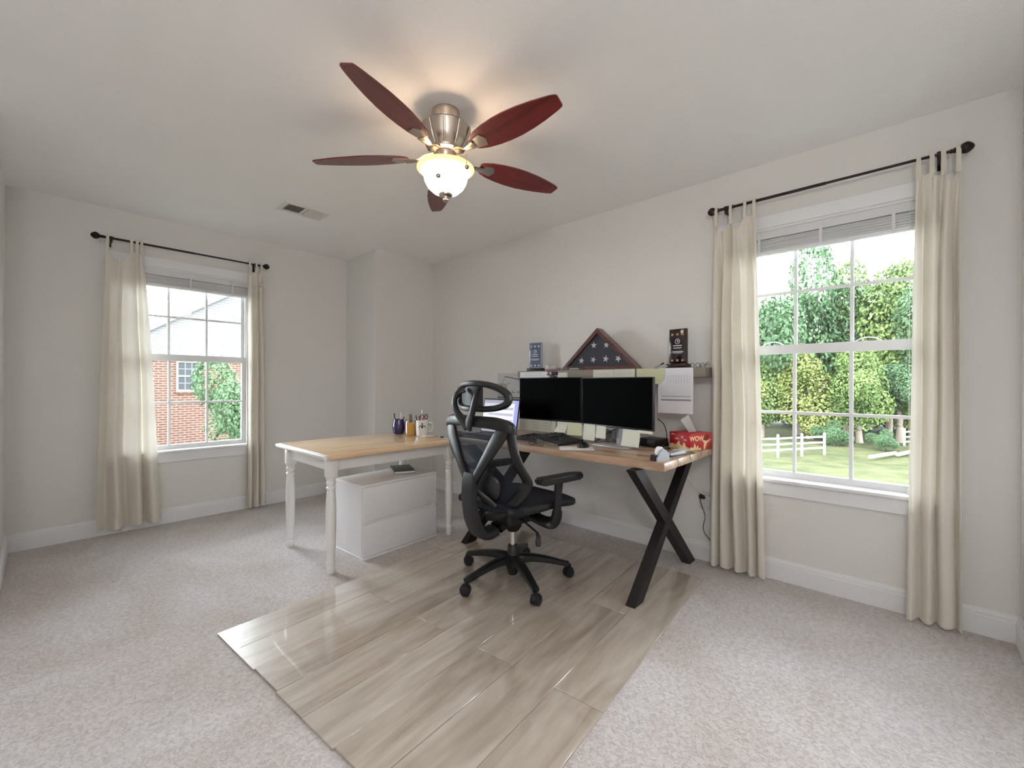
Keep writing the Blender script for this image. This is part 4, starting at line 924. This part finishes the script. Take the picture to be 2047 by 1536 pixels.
for s in (-1, 1): part('ear_cup', G().lathe([(0.004, -0.012), (0.034, -0.012), (0.04, 0), (0.034, 0.012), (0.004, 0.012)], 20, mtx=Matrix.Translation((0, s * 0.03, 0.04)) @ Matrix.Rotation(PI / 2, 4, 'X')), 'grey_plastic', hs)
part('headband', G().sweep([(0, -0.035, 0.07), (0.05, -0.03, 0.055), (0.08, 0, 0.035), (0.05, 0.03, 0.055), (0, 0.035, 0.07)], 0.006, 8), 'charcoal_plastic', hs)
# tissue box
tb = thing('tissue_box', 'red printed tissue box with a tissue sticking out', 'tissue box', (2.672, 0.962, DZ), math.radians(-22))
bw, bd, bh = 0.09, 0.08, 0.098   # half sizes x,y ; height
part('carton', G().rbox((-bw, -bd, 0), (bw, bd, bh), 0.002), 'tissue_red', tb)
part('tissue', G().add([(-0.022, -0.01, bh - 0.004), (0.05, -0.004, bh - 0.004), (0.034, 0.012, bh + 0.045), (-0.046, 0.0, bh + 0.035), (0.005, 0.02, bh + 0.105), (-0.072, 0.01, bh + 0.075), (0.045, 0.015, bh - 0.004), (0.01, 0.02, bh - 0.004)], [(0, 1, 2, 3), (3, 2, 4, 5), (1, 6, 2), (6, 7, 4, 2)]), 'tissue_paper', tb, smooth=80)
# print on the two visible sides
px = -bw - 0.0004
def flat(poly, m, face, name='print'):
    if face == 0: g = G().prism(poly, px, px + 0.0005, 0)
    else: g = G().prism(poly, -bd - 0.0004, -bd + 0.0001, 1)
    return part(name, g, m, tb, smooth=None)
flat([(-bd, 0), (bd, 0), (bd, 0.022), (0.055, 0.03), (0.03, 0.022), (0.005, 0.05), (-0.006, 0.026), (-0.02, 0.018), (-0.034, 0.046), (-0.048, 0.02), (-bd, 0.012)], 'tissue_cream', 0)
for (cy_, cz_, w_, h_) in ((0.052, 0.085, 0.018, 0.004), (0.02, 0.06, 0.02, 0.004), (-0.042, 0.058, 0.014, 0.003)):
    flat([(cy_ - w_, cz_ - h_), (cy_ + w_, cz_ - h_), (cy_ + w_ * 0.3, cz_ + h_), (cy_ - w_ * 0.3, cz_ + h_)], 'tissue_cream', 0)
flat([(-0.02 + 0.009 * math.cos(a_), 0.072 + 0.009 * math.sin(a_)) for a_ in [2 * PI * k / 12 for k in range(12)]], 'pink', 0)
flat([(-bw, 0), (0.0, 0), (0.0, 0.012), (-0.02, 0.01), (-0.03, 0.03), (-0.04, 0.012), (-0.055, 0.045), (-0.065, 0.014), (-bw, 0.02)], 'tissue_cream', 1)
flat([(0.02, 0), (0.03, 0), (0.045, 0.035), (0.075, 0.055), (0.078, 0.062), (0.045, 0.05), (0.02, 0.055), (0.0, 0.06), (0.022, 0.04)], 'tissue_cream', 1)
flat([(0.005, 0.06), (0.025, 0.055), (0.06, 0.06), (0.07, 0.085), (0.04, 0.092), (0.02, 0.08)], 'tissue_brown', 1)
flat([(0.05, 0.0), (bw, 0.0), (bw, 0.045), (0.07, 0.03)], 'tissue_brown', 1)
def text_mesh(txt, size):
    cu = bpy.data.curves.new('txt', 'FONT'); cu.body = txt; cu.size = size; cu.align_x = 'CENTER'; cu.extrude = 0.0003; cu.offset = size * 0.035
    ob = bpy.data.objects.new('txt', cu); COL.objects.link(ob); dg = bpy.context.evaluated_depsgraph_get()
    me = bpy.data.meshes.new_from_object(ob.evaluated_get(dg)); bpy.data.objects.remove(ob); bpy.data.curves.remove(cu); return me
me = text_mesh('WOW', 0.04); me.name = 'lettering'
o = link('lettering', me, 'tissue_cream', tb); o.rotation_euler = (PI / 2, 0, 0); o.location = (-0.037, -bd - 0.0005, 0.054)
# tape dispenser
td = thing('tape_dispenser', 'dark and grey desk tape dispenser at the desk corner', 'tape dispenser', (2.135, 0.93, DZ), math.radians(-12))
part('base', G().prism([(-0.052, 0), (0.052, 0), (0.056, 0.012), (0.05, 0.042), (0.036, 0.046), (-0.01, 0.03), (-0.048, 0.03)], -0.024, 0.012, 1), 'smoke_plastic', td)
part('side_plate', G().prism([(-0.05, 0), (0.05, 0), (0.05, 0.03), (0.02, 0.052), (0.0, 0.062), (-0.018, 0.05), (-0.05, 0.018)], -0.031, -0.0245, 1), 'grey_plastic', td)
part('tape_roll', G().lathe([(0.013, -0.009), (0.027, -0.009), (0.027, 0.009), (0.013, 0.009), (0.013, -0.009)], 24, cap=False, mtx=Matrix.Translation((0.0, -0.006, 0.042)) @ Matrix.Rotation(PI / 2, 4, 'X')), 'paper', td)
sp = thing('stapler', 'black and silver stapler beside the tape dispenser', 'stapler', (2.33, 0.915, DZ), math.radians(-12))
part('base', G().rbox((-0.07, -0.018, 0), (0.07, 0.018, 0.008), 0.002), 'black_plastic', sp); part('arm', G().prism([(-0.07, 0.009), (0.065, 0.009), (0.07, 0.02), (0.03, 0.026), (-0.07, 0.018)], -0.015, 0.015, 1), 'silver_plastic', sp)
pd = thing('note_pad', 'cream note pad with a curled top sheet in front of the tissue box', 'note pad', (2.475, 0.935, DZ), math.radians(-20))
part('pad', G().rbox((-0.038, -0.038, 0), (0.038, 0.038, 0.014), 0.001), 'sticky_pale', pd)
part('curled_sheet', G().sweep([(-0.038, -0.038, 0.015), (0, -0.046, 0.017), (0.03, -0.054, 0.006), (0.045, -0.058, 0.004)], (0.018, 0.0006), 8), 'sticky_pale', pd)

# ------------------------------------------------------------------ on the white-legged table
def pen(parent, p0, p1, m, r=0.0045): return part('pen', G().cyl(p0, p1, r, n=8), m, parent)
pj = thing('pen_cup', 'dark purple ceramic pen cup on the wooden table', 'pen cup', (2.008, 3.11, TZ))
part('cup', G().lathe([(0.036, 0), (0.047, 0.012), (0.052, 0.045), (0.051, 0.085), (0.042, 0.122), (0.038, 0.122), (0.046, 0.085), (0.047, 0.04), (0.03, 0.008), (0.005, 0.007)], 28, cap=False), 'purple_glaze', pj)
def loose_pen(loc, label, tilt, m, L=0.14, cap=None):
    o = thing('pen', label, 'pen', loc, 0, 'pens standing in cups'); e = Vector((tilt[0], tilt[1], L))
    part('barrel', G().cyl((0, 0, 0), e, 0.0045, n=8), m, o); part('cap', G().cyl(e, e * 1.06, 0.0052, 0.004, n=8), cap or m, o)
loose_pen((1.998, 3.12, TZ + 0.012), 'thick dark marker standing in the purple pen cup', (-0.022, 0.01), 'black_plastic', 0.15)
loose_pen((2.012, 3.10, TZ + 0.012), 'white pen standing in the purple pen cup', (0.006, -0.006), 'paper', 0.155)
loose_pen((2.022, 3.10, TZ + 0.012), 'short dark pen leaning right in the purple pen cup', (0.02, -0.012), 'purple_glaze', 0.122)
yc = thing('candle_jar', 'yellow candle in a glass jar between the purple cup and the mug', 'candle', (2.026, 2.965, TZ))
part('wax', G().lathe([(0.001, 0.003), (0.042, 0.003), (0.042, 0.098), (0.001, 0.098)], 28), 'yellow_candle', yc)
part('jar', G().lathe([(0.044, 0), (0.0455, 0.003), (0.0455, 0.104), (0.041, 0.112), (0.043, 0.125), (0.041, 0.125), (0.039, 0.112), (0.0435, 0.103), (0.0435, 0.003)], 28, cap=False), 'clear_glass', yc)
bk = thing('card_bundle', 'small brown card bundle standing behind the candle jar', 'cards', (2.068, 3.03, TZ), math.radians(-20))
part('card', G().rbox((-0.004, -0.032, 0), (0.003, 0.032, 0.165), 0.001), 'brown_card', bk); part('card', G().rbox((0.0045, -0.028, 0), (0.009, 0.03, 0.15), 0.001), 'cork', bk)
mg = thing('mug', 'white mug with a black crown print holding scissors on the wooden table', 'mug', (2.066, 2.865, TZ), math.radians(-40))
part('cup', G().lathe([(0.043, 0), (0.047, 0.004), (0.049, 0.05), (0.049, 0.125), (0.046, 0.126), (0.0445, 0.05), (0.04, 0.008), (0.002, 0.007)], 32, cap=False), 'white_ceramic', mg)
part('handle', G().sweep([(0.0, 0.0, 0.0)] if False else [(0.046, -0.0, 0.1), (0.075, 0, 0.1), (0.084, 0, 0.07), (0.074, 0, 0.035), (0.046, 0, 0.03)], (0.007, 0.005), 10, up=(0, 1, 0)).xf(Matrix.Rotation(math.radians(10), 4, 'Z')), 'white_ceramic', mg)
# printed crown wraps on the side facing the room
cdir = math.atan2(-2.865, -2.066) + math.radians(40)
def wrap(poly, r=0.0497):
    v = []; n = len(poly)
    for rr in (r, r - 0.0008):
        for (s_, z_) in poly: z_ = 0.072 + (z_ - 0.072) * 1.15; a_ = cdir + 1.35 * s_ / r; v.append((rr * math.cos(a_), rr * math.sin(a_), z_))
    return G().add(v, [tuple(range(n)), tuple(range(2 * n - 1, n - 1, -1))] + [(i, (i + 1) % n, (i + 1) % n + n, i + n) for i in range(n)])
gC = G()
for poly in ([(-0.017, 0.058), (0.017, 0.058), (0.017, 0.064), (-0.017, 0.064)],
             [(-0.003, 0.064), (0.003, 0.064), (0.003, 0.088), (-0.003, 0.088)], [(-0.006, 0.092), (0.006, 0.092), (0.006, 0.097), (-0.006, 0.097)], [(-0.002, 0.088), (0.002, 0.088), (0.002, 0.103), (-0.002, 0.103)]):
    w_ = wrap(poly); gC.add(w_.v, w_.f)
for s in (-1, 1):
    for k in range(10):
        a0_, a1_ = PI * k / 10 * 1.15 - 0.25, PI * (k + 1) / 10 * 1.15 - 0.25
        P_ = lambda a_, q_: (s * (0.0105 - q_ * math.cos(a_) * -1 * 0.0), 0)
        pl_ = [(s * 0.0105 + 0.0105 * math.cos(a0_), 0.066 + 0.019 * max(0, math.sin(a0_))), (s * 0.0105 + 0.0105 * math.cos(a1_), 0.066 + 0.019 * max(0, math.sin(a1_))), (s * 0.0105 + 0.0065 * math.cos(a1_), 0.066 + 0.0135 * max(0, math.sin(a1_))), (s * 0.0105 + 0.0065 * math.cos(a0_), 0.066 + 0.0135 * max(0, math.sin(a0_)))]
        w_ = wrap(pl_); gC.add(w_.v, w_.f)
part('crown_print', gC, 'cable_black', mg, smooth=None)
gL = G()
for z_, h_ in ((0.048, 0.018), (0.041, 0.01), (0.034, 0.014)):
    w_ = wrap([(-h_, z_), (h_, z_), (h_, z_ + 0.002), (-h_, z_ + 0.002)]); gL.add(w_.v, w_.f)
part('printed_line', gL, 'ink_soft', mg, smooth=None)
sc = thing('scissors', 'dark red handled scissors standing in the white mug', 'scissors', (2.07, 2.862, TZ + 0.01), math.radians(-48))
part('blade', G().cyl((0.004, 0, 0), (0.008, 0, 0.125), 0.003, n=8).cyl((0.012, 0, 0), (0.012, 0, 0.125), 0.003, n=8), 'chrome', sc)
for x_ in (-0.006, 0.027):
    part('handle_loop', G().sweep([(x_ + 0.0125 * math.cos(2 * PI * k / 10), 0, 0.142 + 0.019 * math.sin(2 * PI * k / 10)) for k in range(11)], 0.0035, 8, up=(0, 1, 0), sub=3), 'dark_red', sc)
loose_pen((2.055, 2.872, TZ + 0.012), 'thin white stick standing in the white mug', (0.012, -0.004), 'paper', 0.185)
loose_pen((2.047, 2.878, TZ + 0.012), 'black pen leaning left in the white mug', (-0.024, 0.012), 'black_plastic', 0.145)
loose_pen((2.052, 2.86, TZ + 0.012), 'dark red pen in the white mug beside the scissors', (-0.012, 0.008), 'dark_red', 0.14)
co = thing('trivet', 'round wavy-edged cork trivet in front of the mug', 'trivet', (2.056, 2.765, TZ))
part('disc', G().prism([((0.066 + 0.004 * math.sin(5 * a_)) * math.cos(a_), (0.066 + 0.004 * math.sin(5 * a_)) * math.sin(a_)) for a_ in [2 * PI * k / 40 for k in range(40)]], 0, 0.009), 'cork', co)
part('tile_inlay', G().lathe([(0.052, 0.009), (0.052, 0.0105), (0.001, 0.0105)], 30), 'white_ceramic', co)
cpz = thing('bottle_cap', 'tiny black lid lying at the end of the wooden table', 'lid', (2.105, 2.66, TZ))
part('rim', G().lathe([(0.012, 0), (0.014, 0.004), (0.013, 0.008), (0.009, 0.008)], 16), 'black_plastic', cpz)

# ------------------------------------------------------------------ outlet and cords on the right wall
ol = thing('wall_outlet', 'white double electrical outlet plate low on the wall beside the curtain', 'outlet', (X0, 0.925, 0.385))
part('plate', G().rbox((-0.006, -0.058, -0.058), (0, 0.058, 0.058), 0.003), 'outlet_white', ol)
for y in (-0.025, 0.025):
    for z in (-0.022, 0.022):
        so_ = part('socket', G().rbox((-0.0085, y - 0.016, z - 0.014), (-0.0055, y + 0.016, z + 0.014), 0.002), 'outlet_white', ol)
        part('slot', G().box((-0.0089, y - 0.007, z - 0.004), (-0.0084, y - 0.005, z + 0.005)).box((-0.0089, y + 0.005, z - 0.004), (-0.0084, y + 0.007, z + 0.005)), 'ink', so_)
pg = thing('power_plug', 'black power plug with a thin hanging cord in the wall outlet', 'plug', (X0 - 0.009, 0.952, 0.412))
part('plug_body', G().rbox((-0.03, -0.014, -0.013), (0, 0.02, 0.013), 0.004), 'black_plastic', pg)
part('cord', G().sweep([(-0.024, 0.012, -0.01), (-0.026, 0.004, -0.05), (-0.028, -0.02, -0.12), (-0.024, -0.006, -0.19), (-0.02, -0.018, -0.235), (-0.018, -0.058, -0.275)], 0.0022, 6), 'cable_black', pg)
wp = thing('white_power_cord', 'white power cord running from the desk down to the wall outlet', 'cable', (0, 0, 0))
part('cord', G().sweep([(2.70, 1.06, 0.69), (2.77, 1.06, 0.62), (2.83, 1.04, 0.54), (2.86, 0.99, 0.46), (2.862, 0.955, 0.432), (2.864, 0.925, 0.41)], 0.0045, 8), 'cord_white', wp)
part('plug_head', G().rbox((2.85, 0.885, 0.395), (X0 - 0.009, 0.925, 0.42), 0.004), 'outlet_white', wp)

# ================================================================== OUTSIDE (one storey below the room)
GZ = -2.9
v = []; f = []; n = 60
for i in range(n + 1):
    for j in range(n + 1):
        x = -30 + 120 * i / n; y = -45 + 110 * j / n
        v.append((x, y, GZ + 0.12 * math.sin(0.35 * x + 0.2 * y) * math.sin(0.23 * y + 1) - 0.02))
f = [(i * (n + 1) + j, (i + 1) * (n + 1) + j, (i + 1) * (n + 1) + j + 1, i * (n + 1) + j + 1) for i in range(n) for j in range(n)]
struct('ground', G().add(v, f), 'lawn', smooth=80)
def crown_mesh(name, seed, n, lumps, leaf):
    rg = np.random.default_rng(seed); L = np.array([(0, 0, 0, 1.0)] + [(*(rg.normal(size=3) * (0.42, 0.42, 0.38)), rg.uniform(0.45, 0.7)) for _ in range(lumps)])
    k = rg.integers(0, len(L), n); d = rg.normal(size=(n, 3)); d /= np.linalg.norm(d, axis=1)[:, None]
    rad = L[k, 3] * rg.uniform(0.72, 1.03, n); c = L[k, :3] + d * rad[:, None] * 0.75
    nr = d * 0.5 + rg.normal(size=(n, 3)) * 0.5 + (0, 0, 0.45); nr /= np.linalg.norm(nr, axis=1)[:, None]
    a = np.cross(nr, rg.normal(size=(n, 3))); a /= np.linalg.norm(a, axis=1)[:, None]; b = np.cross(nr, a)
    s = leaf * rg.uniform(0.6, 1.3, n)[:, None]
    V = np.stack([c - a * s, c - b * s * 0.55 + nr * s * 0.15, c + a * s, c + b * s * 0.55 + nr * s * 0.15], 1).reshape(-1, 3)
    me = bpy.data.meshes.new(name); me.vertices.add(4 * n); me.vertices.foreach_set('co', V.ravel().astype(np.float32))
    me.loops.add(4 * n); me.loops.foreach_set('vertex_index', np.arange(4 * n, dtype=np.int32))
    me.polygons.add(n); me.polygons.foreach_set('loop_start', np.arange(0, 4 * n, 4, dtype=np.int32))
    me.update(calc_edges=True); me.validate(); return me
CR_ = {m_: crown_mesh('crown_' + m_, sd, 15000, 9, 0.042) for m_, sd in (('leaf_a', 1), ('leaf_b', 2), ('leaf_c', 3))}
core_bm = G().ball((0, 0, 0), 0.62, 14, (1, 1, 1))
trunk = G().sweep([(0, 0, 0), (0.05, 0.03, 1.5), (0.0, -0.05, 3.2), (0.1, 0.1, 4.5)], [0.22, 0.17, 0.13, 0.06], 8)
for i_ in range(3): trunk.sweep([(0, 0, 2.2 + 0.5 * i_), (0.7 * math.cos(2 * i_), 0.7 * math.sin(2 * i_), 3.2 + 0.5 * i_), (1.1 * math.cos(2 * i_), 1.1 * math.sin(2 * i_), 4.2 + 0.4 * i_)], [0.08, 0.06, 0.03], 6)
trunk_me = trunk.mesh('trunk', 60)
def tree(name, label, m_, loc, rx, rz, zc, th=1.0, rot=0.0, group='trees beyond the rail fence', cat='tree'):
    t_ = thing(name, label, cat, loc, rot, group)
    o = link('crown', CR_[m_], m_, t_); o.location = (0, 0, zc); o.scale = (rx, rx, rz); o['kind'] = 'stuff'
    o = link('trunk', trunk_me, 'bark', t_); o.scale = (th, th, th * zc / 4.2)
    return t_
TR = [('leaf_b', (39, 9.2), 3.6, 5.6, 6.2, 'tall bluish green tree at the left edge of the lawn view'),
      ('leaf_b', (41, 6.2), 3.4, 6.2, 7.2, 'tallest round green tree rising left of the window bar'),
      ('leaf_a', (44, 3.4), 3.2, 5.6, 7.0, 'pointed bright green tree in the middle of the lawn view'),
      ('leaf_a', (42, 0.8), 3.4, 5.2, 6.6, 'broad bright green tree in the right part of the lawn view'),
      ('leaf_b', (43, -2.2), 3.4, 5.4, 6.6, 'green tree at the right edge of the lawn view'),
      ('leaf_c', (37.5, 5.0), 2.6, 2.6, 3.3, 'yellow green bushy tree in front of the tallest tree'),
      ('leaf_a', (37.5, 2.2), 2.4, 3.0, 3.2, 'low green tree behind the gap in the rail fence'),
      ('leaf_b', (39.5, 0.2), 1.9, 2.2, 3.9, 'dark green tree with bare trunks behind the lawn on the right'),
      ('leaf_c', (46, -0.6), 3.0, 4.0, 5.2, 'yellow green tree far behind on the right'),
      ('leaf_a', (37, 8.0), 2.4, 2.8, 3.0, 'bushy green tree behind the left end of the rail fence'),
      ('leaf_a', (44, 12.5), 4.0, 5.6, 6.4, 'green tree hidden mostly by the left curtain of the lawn window'),
      ('leaf_a', (46, -6.0), 4.0, 5.6, 6.4, 'green tree hidden mostly by the right curtain of the lawn window')]
for k, (m_, (x, y), rx, rz, zc, lb) in enumerate(TR):
    tree('leafy_tree', lb, m_, (x, y, GZ - 0.05), rx, rz, zc, 1.0 + 0.05 * (k % 3), k * 1.3)
for k, (x, y) in enumerate(((50, 12), (51, 7.5), (50, 3.5), (51, -0.5), (50, -4.5))):
    tree('woodland_thicket', ['dark thicket at the far left behind the trees', 'dark thicket behind the left end of the fence', 'dark thicket behind the gap in the fence', 'dark thicket behind the bare trunks', 'dark thicket at the far right behind the trees'][k], 'leaf_b', (x, y, GZ), 4.2, 4.2, 2.6, 0.5, k * 2.1, 'thickets closing the view', 'thicket')
for (x, y, r_, m_, lb) in ((33.6, -1.3, 0.6, 'leaf_c', 'small yellow green shrub beside the landscape timbers'), (35.3, 3.4, 0.9, 'leaf_b', 'dark green shrub at the gap in the fence'), (34.9, 0.9, 0.7, 'leaf_b', 'low dark shrub at the lawn edge right of the fence gap')):
    tree('shrub', lb, m_, (x, y, GZ), r_, r_ * 0.9, r_ * 0.7, 0.25, x, 'shrubs at the lawn edge', 'shrub')
# split rail fences
def fence(pts, label):
    fz = thing('rail_fence', label, 'fence', (pts[0][0], pts[0][1], GZ), 0); o0 = Vector((pts[0][0], pts[0][1], 0))
    for (x, y) in pts:
        part('post', G().rbox((-0.06, -0.06, -0.15), (0.06, 0.06, 1.12), 0.02).lathe([(0.07, 1.1), (0.075, 1.14), (0.04, 1.2), (0.002, 1.21)], 10), 'fence_wood', fz, loc=(x - o0.x, y - o0.y, 0))
    for (a, b) in zip(pts[:-1], pts[1:]):
        for z in (0.3, 0.62, 0.95):
            p0, p1 = Vector((a[0], a[1], z)) - o0, Vector((b[0], b[1], z)) - o0
            part('rail', G().sweep([p0, (p0 + p1) / 2 + Vector((0, 0, 0.015)), p1], (0.03, 0.055), 8, square=0.6), 'fence_wood', fz)
fence([(24.9, 7.1), (26.5, 6.2), (28.1, 5.25), (29.6, 4.34), (31.0, 3.43)], 'white split rail fence along the left side of the lawn')
fence([(37.9, -0.04), (39.4, -1.2), (40.9, -2.4)], 'short white split rail fence far away at the right of the lawn')
for k, (p0, p1) in enumerate((((30.4, 1.35), (33.2, 0.35)), ((32.5, 0.25), (36.0, -0.8)))):
    solo('landscape_timber', G().sweep([(p0[0], p0[1], GZ + 0.09), (p1[0], p1[1], GZ + 0.09)], (0.09, 0.09), 8, square=0.6), 'stone', ['pale landscape timber nearer the middle of the lawn', 'pale landscape timber at the right edge of the lawn'][k], 'timber', 'landscape timbers')
# neighbour's house
hs_ = thing('brick_house', "neighbour's red brick house with a white sided gable", 'house', (3.375, 26.0, 0), math.radians(5))
SL = 0.662; xe, za = -2.6, 1.85        # eave x, eave height
half = 6.5; xa_ = xe + half; zap = za + SL * half
BZ = 2.2
part('brick_wall', G().box((xe, 0, GZ - 0.2), (xe + 2 * half, 9.0, za)).prism([(xe, za - 0.001), (xe + 2 * half, za - 0.001), (xe + 2 * half - (BZ - za) / SL, BZ), (xe + (BZ - za) / SL, BZ)], 0, 0.3, 1), 'brickwork', hs_, smooth=None)
hb = 0.125; z = BZ
while z < zap - 0.05:
    z2 = min(z + hb, zap - 0.01); k0 = (z - za) / SL; k1 = (z2 - za) / SL
    part('siding_board', G().add([(xe + k0, -0.03, z), (xe + 2 * half - k0, -0.03, z), (xe + 2 * half - k1, -0.006, z2), (xe + k1, -0.006, z2), (xe + k0, 0.2, z), (xe + 2 * half - k0, 0.2, z), (xe + 2 * half - k1, 0.2, z2), (xe + k1, 0.2, z2)], [(0, 1, 2, 3), (7, 6, 5, 4), (0, 4, 5, 1), (3, 2, 6, 7), (0, 3, 7, 4), (1, 5, 6, 2)]), 'siding', hs_, smooth=None)
    z += hb
for s in (-1, 1):
    x0_ = xa_ - s * (half + 0.5); z0_ = za - SL * 0.5
    part('rake_trim', G().prism([(x0_, z0_), (xa_, zap), (xa_, zap + 0.2), (x0_, z0_ + 0.2)], -0.32, -0.26, 1), 'siding', hs_, smooth=None)
    part('soffit', G().prism([(x0_, z0_ + 0.01), (xa_, zap + 0.01), (xa_, zap + 0.04), (x0_, z0_ + 0.04)], -0.26, 0.0, 1), 'siding', hs_, smooth=None)
    part('roof_slope', G().prism([(x0_, z0_ + 0.2), (xa_, zap + 0.2), (xa_, zap + 0.27), (x0_, z0_ + 0.27)], -0.36, 9.3, 1), 'shingle', hs_, smooth=None)
wz0, wz1, wx0, wx1 = 0.80, 2.12, 1.10, 1.92
wn = part('window_frame', G().box((wx0 - 0.09, -0.05, wz0 - 0.09), (wx0, 0.02, wz1 + 0.09)).box((wx1, -0.05, wz0 - 0.09), (wx1 + 0.09, 0.02, wz1 + 0.09)).box((wx0, -0.05, wz0 - 0.09), (wx1, 0.02, wz0)).box((wx0, -0.05, wz1), (wx1, 0.02, wz1 + 0.09)).box((wx0, -0.05, (wz0 + wz1) / 2 - 0.04), (wx1, 0.02, (wz0 + wz1) / 2 + 0.04)), 'siding', hs_, smooth=None)
part('pane', G().box((wx0, -0.015, wz0), (wx1, 0.01, wz1)), 'house_glass', wn)
for k in (1, 2): x = wx0 + (wx1 - wx0) * k / 3; part('muntin', G().box((x - 0.015, -0.03, wz0), (x + 0.015, -0.014, wz1)), 'siding', wn)
for z in (wz0 + 0.31, wz1 - 0.31): part('muntin', G().box((wx0, -0.029, z - 0.015), (wx1, -0.0145, z + 0.015)), 'siding', wn)
part('brick_sill', G().box((wx0 - 0.12, -0.06, wz0 - 0.2), (wx1 + 0.12, 0.02, wz0 - 0.095)), 'brickwork', hs_, smooth=None)
tree('leafy_tree', 'leafy green tree growing in front of the brick house', 'leaf_b', (5.45, 20.0, GZ), 1.6, 2.2, 2.35, 0.5, 0.5, 'trees by the house')
tree('shrub', 'round green shrub at the foot of the brick house', 'leaf_b', (4.6, 16.2, GZ), 0.9, 1.0, 0.8, 0.3, 0.5, 'trees by the house', 'shrub')
